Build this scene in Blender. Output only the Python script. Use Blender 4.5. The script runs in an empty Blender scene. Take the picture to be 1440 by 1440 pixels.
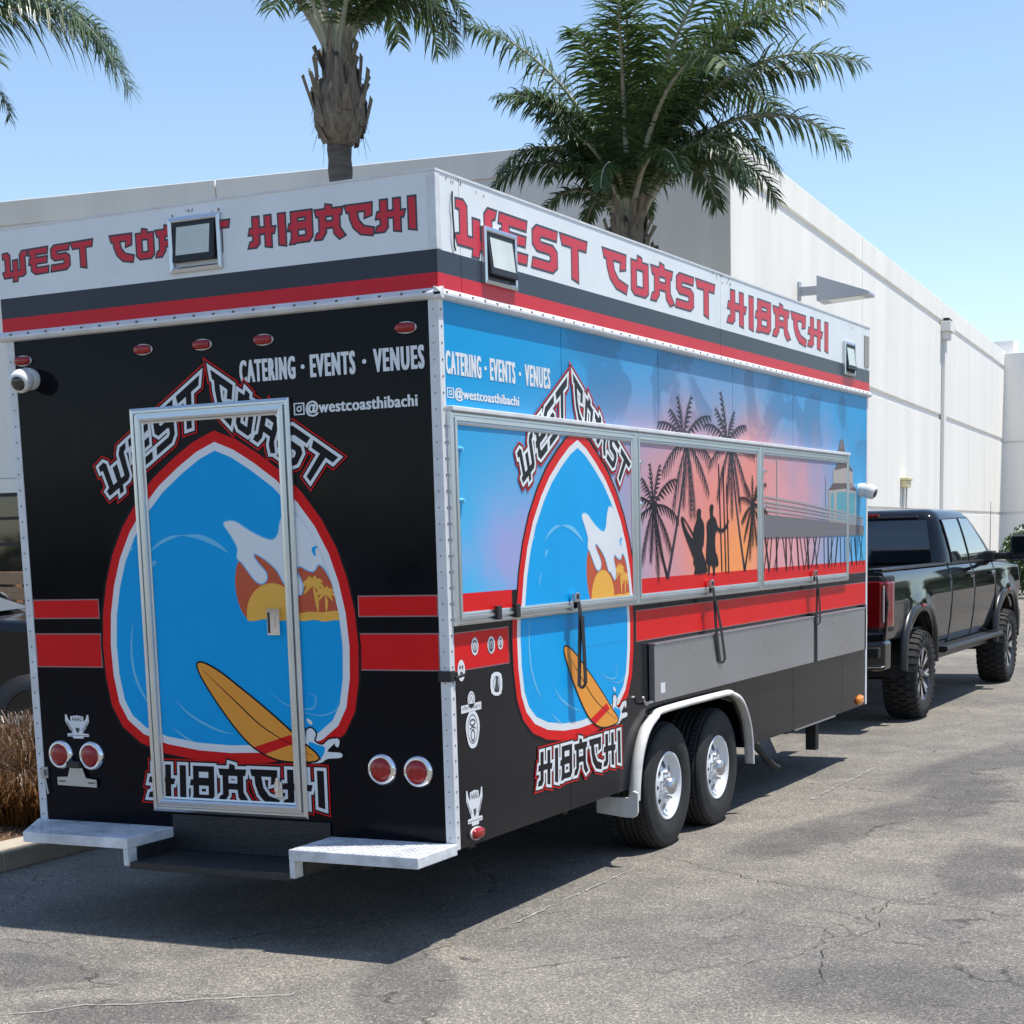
import bpy, bmesh, math, random
from mathutils import Vector, Matrix
from mathutils.geometry import tessellate_polygon, delaunay_2d_cdt
R = math.radians
random.seed(7)
scene = bpy.context.scene
COL = scene.collection

# ------------------------------------------------------------------ camera
CAM = Vector((3.7839, -6.8311, 1.8614))
YAW, PITCH, ROLL, FPX, PPY = -0.4719, -0.1607, -0.0279, 2400.03, 1150.6
_f = Vector((math.sin(YAW)*math.cos(PITCH), math.cos(YAW)*math.cos(PITCH), math.sin(PITCH)))
_r = Vector((math.cos(YAW), -math.sin(YAW), 0)); _u = _r.cross(_f)
CR = _r*math.cos(ROLL) + _u*math.sin(ROLL); CU = -_r*math.sin(ROLL) + _u*math.cos(ROLL)
cd = bpy.data.cameras.new('camera'); cam = bpy.data.objects.new('camera', cd); COL.objects.link(cam)
m3 = Matrix((CR, CU, -_f)).transposed()
cam.matrix_world = Matrix.Translation(CAM) @ m3.to_4x4()
cd.sensor_fit = 'HORIZONTAL'; cd.sensor_width = 36; cd.lens = FPX/1440*36
cd.shift_y = (PPY-720)/1440; cd.clip_end = 3000; cd.clip_start = .1
scene.camera = cam
# ------------------------------------------------------------------ light
SUNV = Vector((.29, .125, 1)).normalized()
w = bpy.data.worlds.new('World'); scene.world = w; w.use_nodes = True
nt = w.node_tree; bg = nt.nodes['Background']
sky = nt.nodes.new('ShaderNodeTexSky'); sky.sky_type = 'NISHITA'; sky.sun_disc = False
sky.sun_elevation = math.asin(SUNV.z); sky.sun_rotation = math.atan2(SUNV.x, SUNV.y)
sky.altitude = 20; sky.air_density = 1.0; sky.dust_density = .35; sky.ozone_density = 1.7
nt.links.new(sky.outputs[0], bg.inputs[0]); bg.inputs[1].default_value = 0.128
sl = bpy.data.lights.new('sun', 'SUN'); sl.energy = 4.0; sl.angle = R(.53); sl.color = (1, .95, .88)
so = bpy.data.objects.new('sun', sl); COL.objects.link(so); so.rotation_euler = SUNV.to_track_quat('Z', 'Y').to_euler()
so.location = (20, 10, 60)
vs = scene.view_settings; vs.view_transform = 'Standard'; vs.look = 'None'; vs.gamma = 1; vs.use_curve_mapping = False
vs.exposure = 0.62

# ------------------------------------------------------------------ pixel helpers
def ray(x, y): return (_f*FPX + CR*(x-720) + CU*(PPY-y)).normalized()
def onp(x, y, ax, v):
    d = ray(x, y); return CAM + d*((v-CAM[ax])/d[ax])
def side(x, y, X=0.0): p = onp(x, y, 0, X); return (p.y, p.z)
def rear(x, y, Y=0.0): p = onp(x, y, 1, Y); return (p.x, p.z)
def gnd(x, y, z=0.0): return onp(x, y, 2, z)

# ------------------------------------------------------------------ materials
def srgb(r, g, b):
    f = lambda c: (c/255/12.92) if c/255 <= .04045 else ((c/255+.055)/1.055)**2.4
    return (f(r), f(g), f(b))
MATS = {}
def mat(name, col, rough=.5, metal=0., var=0., vscale=6., bump=0., bscale=60., coat=0., spec=.5, rvar=0., stretch=None):
    if name in MATS: return MATS[name]
    m = bpy.data.materials.new(name); m.use_nodes = True; n = m.node_tree.nodes; l = m.node_tree.links
    b = n['Principled BSDF']; b.inputs['Base Color'].default_value = (*col, 1)
    b.inputs['Roughness'].default_value = rough; b.inputs['Metallic'].default_value = metal
    b.inputs['Specular IOR Level'].default_value = spec
    if coat: b.inputs['Coat Weight'].default_value = coat; b.inputs['Coat Roughness'].default_value = .05
    if var or rvar or bump:
        tc = n.new('ShaderNodeTexCoord'); src = tc.outputs['Object']
        if stretch:
            mp = n.new('ShaderNodeMapping'); mp.inputs['Scale'].default_value = stretch; l.new(src, mp.inputs[0]); src = mp.outputs[0]
    if var or rvar:
        t = n.new('ShaderNodeTexNoise'); t.inputs['Scale'].default_value = vscale; t.inputs['Detail'].default_value = 6; t.inputs['Roughness'].default_value = .65
        l.new(src, t.inputs['Vector'])
        if var:
            r = n.new('ShaderNodeMapRange'); r.inputs[1].default_value = .3; r.inputs[2].default_value = .7
            r.inputs[3].default_value = 1-var; r.inputs[4].default_value = 1+var; l.new(t.outputs[0], r.inputs[0])
            mx = n.new('ShaderNodeMix'); mx.data_type = 'RGBA'; mx.blend_type = 'MULTIPLY'; mx.inputs[0].default_value = 1
            mx.inputs[6].default_value = (*col, 1); l.new(r.outputs[0], mx.inputs[7]); l.new(mx.outputs[2], b.inputs['Base Color'])
        if rvar:
            r2 = n.new('ShaderNodeMapRange'); r2.inputs[1].default_value = .3; r2.inputs[2].default_value = .7
            r2.inputs[3].default_value = max(.02, rough-rvar); r2.inputs[4].default_value = rough+rvar
            l.new(t.outputs[0], r2.inputs[0]); l.new(r2.outputs[0], b.inputs['Roughness'])
    if bump:
        t2 = n.new('ShaderNodeTexNoise'); t2.inputs['Scale'].default_value = bscale; t2.inputs['Detail'].default_value = 4
        l.new(src, t2.inputs['Vector'])
        bp = n.new('ShaderNodeBump'); bp.inputs['Strength'].default_value = bump; bp.inputs['Distance'].default_value = .01
        l.new(t2.outputs[0], bp.inputs['Height']); l.new(bp.outputs[0], b.inputs['Normal'])
    MATS[name] = m; return m

VBLACK = mat('vinyl_black', (.004, .0045, .008), .13, spec=.11, var=.3, vscale=1.2, rvar=.09, bump=.07, bscale=2.2)
VRED = mat('vinyl_red', (.66, .008, .010), .35, spec=.15, var=.06, vscale=2)
VWHITE = mat('vinyl_white', (.72, .74, .76), .35, var=.04, vscale=2)
VCYAN = mat('vinyl_cyan', (.0, .345, .74), .35, spec=.15, var=.05, vscale=2)
VLCYAN = mat('vinyl_light_cyan', (.12, .50, .80), .3)
VORANGE = mat('vinyl_orange', (.80, .30, .025), .3)
VYELLOW = mat('vinyl_yellow', (.83, .42, .05), .3)
VDRED = mat('vinyl_sunset_red', (.52, .07, .02), .3)
VGREY = mat('vinyl_light_grey', (.50, .53, .57), .3)
FASC = mat('fascia_white', (.74, .76, .77), .38, var=.05, vscale=3, bump=.03, bscale=8)
FSLATE = mat('fascia_slate', (.022, .027, .042), .3, spec=.35)
FRED = mat('fascia_red', (.60, .012, .026), .35, var=.05, spec=.25)
FLETTER = mat('fascia_letter_red', (.60, .030, .052), .35, spec=.25)
TRIM = mat('white_trim', (.66, .67, .68), .4, var=.12, vscale=9)
ALU = mat('aluminium_frame', (.62, .64, .66), .30, .95, var=.04, vscale=3, rvar=.05)
STEEL = mat('brushed_steel', (.42, .425, .44), .30, .8, var=.06, vscale=1.2, rvar=.06, stretch=(1, .5, 1.5))
CHROME = mat('chrome', (.8, .8, .82), .08, 1.)
DARK = mat('dark_plastic', (.012, .012, .013), .5, var=.2)
RUBBER = mat('tyre_rubber', (.016, .016, .017), .8, var=.35, vscale=14, bump=.15, bscale=60)
WHEELW = mat('white_steel_wheel', (.70, .72, .74), .35, var=.08, vscale=10)
LENSR = mat('red_lens', (.30, .004, .006), .2, coat=.25, var=.35, vscale=60)
LENSA = mat('amber_lens', (.75, .22, .015), .2, coat=.5)
GLASSD = mat('dark_glass', (.006, .007, .009), .04, coat=1.)
STRAP = mat('strap_webbing', (.02, .02, .022), .8)
FRAMEB = mat('chassis_black', (.012, .012, .012), .6, var=.3)
WOOD = mat('slat_wood', (.30, .16, .075), .65, var=.3, vscale=3, stretch=(1, 1, 12))

# ------------------------------------------------------------------ mesh helpers
class MB:
    def __init__(s): s.v = []; s.f = []; s.m = []; s.sm = []
    def add(s, vs_, fs, mi=0, smooth=False):
        o = len(s.v); s.v += [tuple(p) for p in vs_]
        for f in fs: s.f.append(tuple(i+o for i in f)); s.m.append(mi); s.sm.append(smooth)
        return s
    def box(s, x0, x1, y0, y1, z0, z1, mi=0):
        v = [(x0,y0,z0),(x1,y0,z0),(x1,y1,z0),(x0,y1,z0),(x0,y0,z1),(x1,y0,z1),(x1,y1,z1),(x0,y1,z1)]
        return s.add(v, [(0,3,2,1),(4,5,6,7),(0,1,5,4),(1,2,6,5),(2,3,7,6),(3,0,4,7)], mi)
    def cyl(s, p0, p1, r0, r1=None, n=16, mi=0, caps=True, smooth=True):
        p0 = Vector(p0); p1 = Vector(p1); r1 = r0 if r1 is None else r1
        d = (p1-p0).normalized(); a = d.orthogonal().normalized(); b = d.cross(a)
        vv = []
        for p, r in ((p0, r0), (p1, r1)):
            for i in range(n):
                t = 2*math.pi*i/n; vv.append(p + (a*math.cos(t)+b*math.sin(t))*r)
        s.add(vv, [(i, (i+1) % n, n+(i+1) % n, n+i) for i in range(n)], mi, smooth)
        if caps:
            s.add(vv[:n], [tuple(range(n))[::-1]], mi); s.add(vv[n:], [tuple(range(n))], mi)
        return s
    def tube(s, pts, r, n=8, mi=0, closed=False, flat=None):
        pts = [Vector(p) for p in pts]; N = len(pts); rings = []
        up = None
        for i in range(N):
            a = pts[i-1] if (i > 0 or closed) else pts[i]; b = pts[(i+1) % N] if (i < N-1 or closed) else pts[i]
            d = (b-a).normalized()
            if up is None: up = d.orthogonal().normalized()
            up = (up - d*up.dot(d)).normalized(); sd = d.cross(up)
            rr = r[i] if isinstance(r, (list, tuple)) else r
            rings.append([pts[i] + (up*math.cos(2*math.pi*k/n) + sd*math.sin(2*math.pi*k/n))*rr for k in range(n)])
        vv = [p for g in rings for p in g]; fs = []
        for i in range(N if closed else N-1):
            j = (i+1) % N
            for k in range(n): fs.append((i*n+k, i*n+(k+1) % n, j*n+(k+1) % n, j*n+k))
        s.add(vv, fs, mi, True)
        if not closed:
            s.add(rings[0], [tuple(range(n))[::-1]], mi); s.add(rings[-1], [tuple(range(n))], mi)
        return s
    def lathe(s, prof, c, axis, n=48, mi=0, mis=None, smooth=True):
        # prof: list of (r, t) ; t along axis from c
        c = Vector(c); ax = Vector(axis).normalized(); a = ax.orthogonal().normalized(); b = ax.cross(a)
        vv = []
        for r, t in prof:
            for i in range(n):
                q = 2*math.pi*i/n; vv.append(c + ax*t + (a*math.cos(q)+b*math.sin(q))*r)
        for j in range(len(prof)-1):
            k = mi if mis is None else mis[j]
            fs = [(j*n+i, j*n+(i+1) % n, (j+1)*n+(i+1) % n, (j+1)*n+i) for i in range(n)]
            o = len(s.v) if j == 0 else o
            if j == 0: s.v += [tuple(p) for p in vv]
            for f in fs: s.f.append(tuple(i+o for i in f)); s.m.append(k); s.sm.append(smooth)
        return s
    def prism(s, poly, ax, a0, a1, mi=0):
        # poly 2D in the two other axes (in xyz order), extruded along axis ax
        n = len(poly)
        def mk(p, a):
            q = list(p); q.insert(ax, a); return tuple(q)
        vv = [mk(p, a0) for p in poly] + [mk(p, a1) for p in poly]
        tr = tessellate_polygon([[Vector((p[0], p[1], 0)) for p in poly]])
        s.add(vv, [(i, (i+1) % n, n+(i+1) % n, n+i) for i in range(n)] + [tuple(t) for t in tr] + [tuple(n+i for i in t)[::-1] for t in tr], mi)
        return s
    def build(s, name, mats, parent=None, loc=None, bevel=0, recalc=True, merge=False):
        me = bpy.data.meshes.new(name); me.from_pydata(s.v, [], s.f)
        if not isinstance(mats, (list, tuple)): mats = [mats]
        for m in mats: me.materials.append(m)
        me.polygons.foreach_set('material_index', s.m); me.polygons.foreach_set('use_smooth', s.sm)
        if recalc or merge:
            bm = bmesh.new(); bm.from_mesh(me)
            if merge: bmesh.ops.remove_doubles(bm, verts=bm.verts, dist=1e-5)
            if recalc: bmesh.ops.recalc_face_normals(bm, faces=bm.faces)
            bm.to_mesh(me); bm.free()
        me.update()
        o = bpy.data.objects.new(name, me); COL.objects.link(o)
        if parent: o.parent = parent
        if loc: o.location = loc
        if bevel:
            bv = o.modifiers.new('bevel', 'BEVEL'); bv.width = bevel; bv.segments = 2; bv.limit_method = 'ANGLE'; bv.angle_limit = R(40)
        return o
def empty(name, loc=(0, 0, 0), rz=0.):
    o = bpy.data.objects.new(name, None); COL.objects.link(o); o.location = loc; o.rotation_euler = (0, 0, rz); o.empty_display_size = .3; return o
def tag(o, label=None, cat=None, group=None, kind=None):
    if label: o['label'] = label
    if cat: o['category'] = cat
    if group: o['group'] = group
    if kind: o['kind'] = kind
    return o
def part(name, mats, parent, fn, bevel=0, label=None, **kw):
    b = MB(); fn(b); o = b.build(name, mats, parent, bevel=bevel, **kw)
    if label: o['label'] = label
    return o
def copy_tree(o, parent=None):
    c = o.copy(); COL.objects.link(c); c.parent = parent
    for ch in list(o.children): copy_tree(ch, c)
    return c
def frame_sweep(b, mk, u0, u1, v0, v1, prof, mi=0):
    # mk(u,v,h)->xyz ; prof list of (inset, height)
    rings = []
    for ins, h in prof:
        rings.append([mk(u0+ins, v0+ins, h), mk(u1-ins, v0+ins, h), mk(u1-ins, v1-ins, h), mk(u0+ins, v1-ins, h)])
    vv = [p for g in rings for p in g]; n = len(prof)
    fs = [(j*4+i, j*4+(i+1) % 4, (j+1)*4+(i+1) % 4, (j+1)*4+i) for j in range(n-1) for i in range(4)]
    b.add(vv, fs, mi)

# ------------------------------------------------------------------ flat print helpers (2D shapes -> thin sheets)
def tess(loops):
    flat = [p for l_ in loops for p in l_]
    t = tessellate_polygon([[Vector((p[0], p[1], 0)) for p in l_] for l_ in loops])
    return [tuple(flat[i] for i in q) for q in t]
def area(l_): return sum(l_[i][0]*l_[(i+1) % len(l_)][1]-l_[(i+1) % len(l_)][0]*l_[i][1] for i in range(len(l_)))/2
def in_poly(p, poly):
    x, y = p; r = False; n = len(poly)
    for i in range(n):
        (x0, y0), (x1, y1) = poly[i], poly[i-1]
        if (y0 > y) != (y1 > y) and x < (x1-x0)*(y-y0)/(y1-y0)+x0: r = not r
    return r
def cdt_tris(faces2d, keep=None):
    vs_, fs, src = [], [], []
    for f in faces2d:
        if abs(area(f)) < 4e-8: continue
        if area(f) < 0: f = f[::-1]
        o = len(vs_); vs_ += [Vector(p) for p in f]; fs.append(list(range(o, o+len(f)))); src.append(f)
    bb = [(min(p[0] for p in f), max(p[0] for p in f), min(p[1] for p in f), max(p[1] for p in f)) for f in src]
    r = delaunay_2d_cdt(vs_, [], fs, 0, 1e-6)
    V, T = r[0], r[2]
    out = []
    for t in T:
        c = ((V[t[0]].x+V[t[1]].x+V[t[2]].x)/3, (V[t[0]].y+V[t[1]].y+V[t[2]].y)/3)
        if keep is not None and not keep(c): continue
        if any(b[0] <= c[0] <= b[1] and b[2] <= c[1] <= b[3] and in_poly(c, f) for f, b in zip(src, bb)): out.append(tuple((V[i].x, V[i].y) for i in t))
    return out
def grow(loops, o, miter=2.4):
    faces = [list(t) for t in tess(loops)]
    for l_ in loops:
        n = len(l_)
        for i in range(n):
            a = Vector(l_[i]); b = Vector(l_[(i+1) % n]); c = Vector(l_[(i+2) % n])
            d1 = (b-a); d2 = (c-b)
            if d1.length < 1e-7 or d2.length < 1e-7: continue
            d1.normalize(); d2.normalize(); n1 = Vector((-d1.y, d1.x)); n2 = Vector((-d2.y, d2.x))
            faces.append([tuple(a+n1*o), tuple(b+n1*o), tuple(b-n1*o), tuple(a-n1*o)])
            for sg in (1, -1):
                bis = (n1+n2)
                if bis.length < 1e-4: continue
                bis.normalize(); k = 1/max(bis.dot(n1), .05)
                if k > miter: k = miter
                faces.append([tuple(b), tuple(b+n1*o*sg), tuple(b+bis*o*k*sg), tuple(b+n2*o*sg)])
    return cdt_tris(faces)
def inter(tris, poly):
    edge = [[poly[i], poly[(i+1) % len(poly)], ((poly[i][0]+poly[(i+1) % len(poly)][0])/2, (poly[i][1]+poly[(i+1) % len(poly)][1])/2)] for i in range(len(poly))]
    good = [list(t) for t in tris if abs(area(t)) > 4e-8]
    vs_ = [Vector(p) for t in good for p in t]; fs = []; k = 0
    for t in good: fs.append(list(range(k, k+len(t)))); k += len(t)
    n = len(poly); vs_ += [Vector(p) for p in poly]; ed = [(k+i, k+(i+1) % n) for i in range(n)]
    r = delaunay_2d_cdt(vs_, ed, fs, 0, 1e-6); V = r[0]; out = []
    for t in r[2]:
        c = (sum(V[i].x for i in t)/3, sum(V[i].y for i in t)/3)
        if in_poly(c, poly) and any(in_poly(c, f) for f in good): out.append(tuple((V[i].x, V[i].y) for i in t))
    return out
def clip_rect(tris, u0, u1, v0, v1):
    out = []
    for t in tris:
        p = list(t)
        for ax, lim, sg in ((0, u0, 1), (0, u1, -1), (1, v0, 1), (1, v1, -1)):
            q = []
            for i in range(len(p)):
                a, b = p[i], p[(i+1) % len(p)]; da, db = sg*(a[ax]-lim), sg*(b[ax]-lim)
                if da >= 0: q.append(a)
                if (da >= 0) != (db >= 0):
                    k = da/(da-db); q.append((a[0]+(b[0]-a[0])*k, a[1]+(b[1]-a[1])*k))
            p = q
            if len(p) < 3: break
        if len(p) >= 3: out.append(tuple(p))
    return out
LAY = .00016
def sheet(name, layers, mk, parent, base=.0006, rect=None, label=None):
    # layers: list of (tris, material); mk(u,v,h) -> xyz
    b = MB(); mats = []
    for i, (tr, m) in enumerate(layers):
        if m not in mats: mats.append(m)
        if rect: tr = clip_rect(tr, *rect)
        for t in tr: b.add([mk(p[0], p[1], base+i*LAY) for p in t], [tuple(range(len(t)))], mats.index(m))
    if not b.f: return None
    o = b.build(name, mats, parent, recalc=False)
    if label: o['label'] = label
    return o
def ellipse(cx, cy, rx, ry, n=28, a0=0, a1=2*math.pi, rot=0):
    pts = []
    for i in range(n):
        t = a0+(a1-a0)*i/(n if abs(a1-a0-2*math.pi) < 1e-6 else n-1)
        x, y = rx*math.cos(t), ry*math.sin(t)
        pts.append((cx+x*math.cos(rot)-y*math.sin(rot), cy+x*math.sin(rot)+y*math.cos(rot)))
    return pts
def smooth_loop(pts, n=4, closed=True):
    out = []; N = len(pts)
    for i in range(N if closed else N-1):
        p0, p1, p2, p3 = [pts[(i+k) % N] if closed else pts[min(max(i+k, 0), N-1)] for k in (-1, 0, 1, 2)]
        for j in range(n):
            t = j/n
            out.append(tuple(.5*(2*p1[a]+(p2[a]-p0[a])*t+(2*p0[a]-5*p1[a]+4*p2[a]-p3[a])*t*t+(3*p1[a]-p0[a]-3*p2[a]+p3[a])*t**3) for a in (0, 1)))
    if not closed: out.append(tuple(pts[-1]))
    return out
def ribbon(pts, w):
    # tapered stroke; w list or float
    L_, R_ = [], []; n = len(pts)
    for i, p in enumerate(pts):
        a = Vector(pts[max(i-1, 0)]); b = Vector(pts[min(i+1, n-1)]); d = (b-a).normalized(); nn = Vector((-d.y, d.x))
        ww = (w[i] if isinstance(w, (list, tuple)) else w)/2
        L_.append(tuple(Vector(p)+nn*ww)); R_.append(tuple(Vector(p)-nn*ww))
    return [ (L_[i], L_[i+1], R_[i+1], R_[i]) for i in range(n-1)]

# the brush-like display alphabet of the trailer
GL = {
 'H': (1.0, [[(.17,1),(.38,1),(.38,.62),(.62,.62),(.62,1),(.82,1),(.82,.6),(.97,.6),(.92,.42),(.82,.42),(.82,-.04),(.62,.0),(.62,.44),(.38,.44),(.38,.12),(.27,.0),(.0,.0),(.05,.15),(.17,.19),(.17,.44),(.02,.44),(.06,.62),(.17,.62)]]),
 'I': (.34, [[(.06,1),(.28,1),(.28,-.05),(.06,0)]]),
 'B': (.92, [[(.12,1),(.84,1),(.84,.14),(.72,0),(.26,0),(.22,-.03),(.06,-.03),(.12,.16),(.12,.42),(.0,.42),(.04,.6),(.12,.6)], [(.32,.66),(.64,.66),(.64,.83),(.32,.83)], [(.32,.17),(.64,.17),(.64,.43),(.32,.43)]]),
 'A': (1.0, [[(.0,.95),(.36,.95),(.38,1.1),(.56,1.06),(.57,.95),(.94,.95),(.9,.76),(.83,.76),(.83,.3),(1.0,.04),(.82,-.04),(.66,.14),(.63,.36),(.34,.36),(.34,.2),(.2,.0),(-.02,0),(.03,.15),(.14,.22),(.14,.76),(.05,.76)], [(.34,.54),(.63,.54),(.63,.75),(.34,.75)]]),
 'C': (.98, [[(.0,.97),(.9,.97),(.88,.6),(.67,.54),(.69,.77),(.37,.77),(.43,.46),(.6,.24),(.95,.14),(.9,-.06),(.5,.02),(.27,.25),(.16,.55),(.14,.77),(.05,.77)]]),
 'O': (.86, [[(.08,.92),(.32,.92),(.35,1.08),(.52,1.04),(.52,.92),(.78,.92),(.78,.12),(.66,0),(.2,0),(.08,.12)], [(.28,.2),(.58,.2),(.58,.73),(.28,.73)]]),
 'S': (.94, [[(.2,1),(.88,1),(.85,.8),(.36,.8),(.29,.74),(.29,.67),(.34,.62),(.74,.62),(.87,.5),(.87,.14),(.72,0),(.03,0),(.07,.2),(.6,.2),(.66,.26),(.66,.38),(.6,.43),(.2,.43),(.07,.56),(.07,.87)]]),
 'T': (.96, [[(.0,1),(.94,1),(.9,.78),(.61,.78),(.61,-.06),(.39,0),(.39,.78),(.06,.78)]]),
 'E': (.94, [[(.05,1),(.88,1),(.85,.8),(.32,.8),(.32,.62),(.84,.62),(.81,.42),(.32,.42),(.32,.26),(.38,.2),(.88,.2),(.85,0),(.28,0),(.12,.14),(.12,.42),(.02,.42),(.05,.62),(.12,.62),(.12,.8),(.02,.8)]]),
 'W': (1.14, [[(.0,.98),(.2,1.0),(.29,.9),(.29,.22),(.46,.22),(.46,.66),(.65,.66),(.65,.22),(.8,.22),(.8,.86),(.9,1),(1.14,1),(1.1,.84),(1.0,.8),(1.0,.1),(.9,.02),(.64,.02),(.6,-.16),(.43,-.16),(.46,.02),(.02,.02),(-.03,.2),(.1,.24),(.1,.8),(.0,.82)]]),
}
def word(txt, quad, gap=.06):
    # quad: base-left, base-right, top-left, top-right in face coords; returns list of loops-lists, one per letter
    tot = sum(GL[c][0]+gap if c != ' ' else .5 for c in txt)-gap; x = 0; out = []
    bl, br, tl, tr = [Vector(q) for q in quad]
    for c in txt:
        if c == ' ': x += .5; continue
        wd, loops = GL[c]; res = []
        for l_ in loops:
            rr = []
            for p in l_:
                s_ = (x+p[0])/tot; t_ = p[1]
                a = bl.lerp(br, s_); b = tl.lerp(tr, s_); rr.append(tuple(a+(b-a)*t_))
            res.append(rr)
        out.append(res); x += wd+gap
    return out
def word_layers(words, outl):
    # outl: list of (offset, material) from the widest down, then fill (0, mat)
    lay = []
    for o, m in outl:
        tr = []
        if o > 0:
            acc = []
            for lt in words: acc += [list(t) for t in grow(lt, o)]
            tr = cdt_tris(acc)
        else:
            for lt in words: tr += tess(lt)
        lay.append((tr, m))
    return lay
def text_tris(txt, u0, u1, v0, v1, bold=.0, sp=1.0):
    c = bpy.data.curves.new('t', 'FONT'); c.body = txt; c.size = 1; c.offset = bold; c.resolution_u = 3; c.space_character = sp
    o = bpy.data.objects.new('t', c); COL.objects.link(o)
    dg = bpy.context.evaluated_depsgraph_get(); me = o.evaluated_get(dg).to_mesh()
    vv = [v.co.copy() for v in me.vertices]; me.calc_loop_triangles()
    tr = [tuple(t.vertices) for t in me.loop_triangles]
    o.evaluated_get(dg).to_mesh_clear(); bpy.data.objects.remove(o); bpy.data.curves.remove(c)
    x0 = min(v.x for v in vv); x1 = max(v.x for v in vv); y0 = min(v.y for v in vv); y1 = max(v.y for v in vv)
    f = lambda v: (u0+(v.x-x0)/(x1-x0)*(u1-u0), v0+(v.y-y0)/(y1-y0)*(v1-v0))
    return [tuple(f(vv[i]) for i in t) for t in tr]

# ================================================================== SETTING
def nodes_mat(name):
    m = bpy.data.materials.new(name); m.use_nodes = True; return m, m.node_tree.nodes, m.node_tree.links, m.node_tree.nodes['Principled BSDF']
def ramp(n, l, src, stops):
    r = n.new('ShaderNodeValToRGB'); e = r.color_ramp.elements
    while len(e) < len(stops): e.new(.5)
    for el, (p, c) in zip(e, stops): el.position = p; el.color = (*c, 1) if len(c) == 3 else c
    l.new(src, r.inputs[0]); return r
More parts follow.
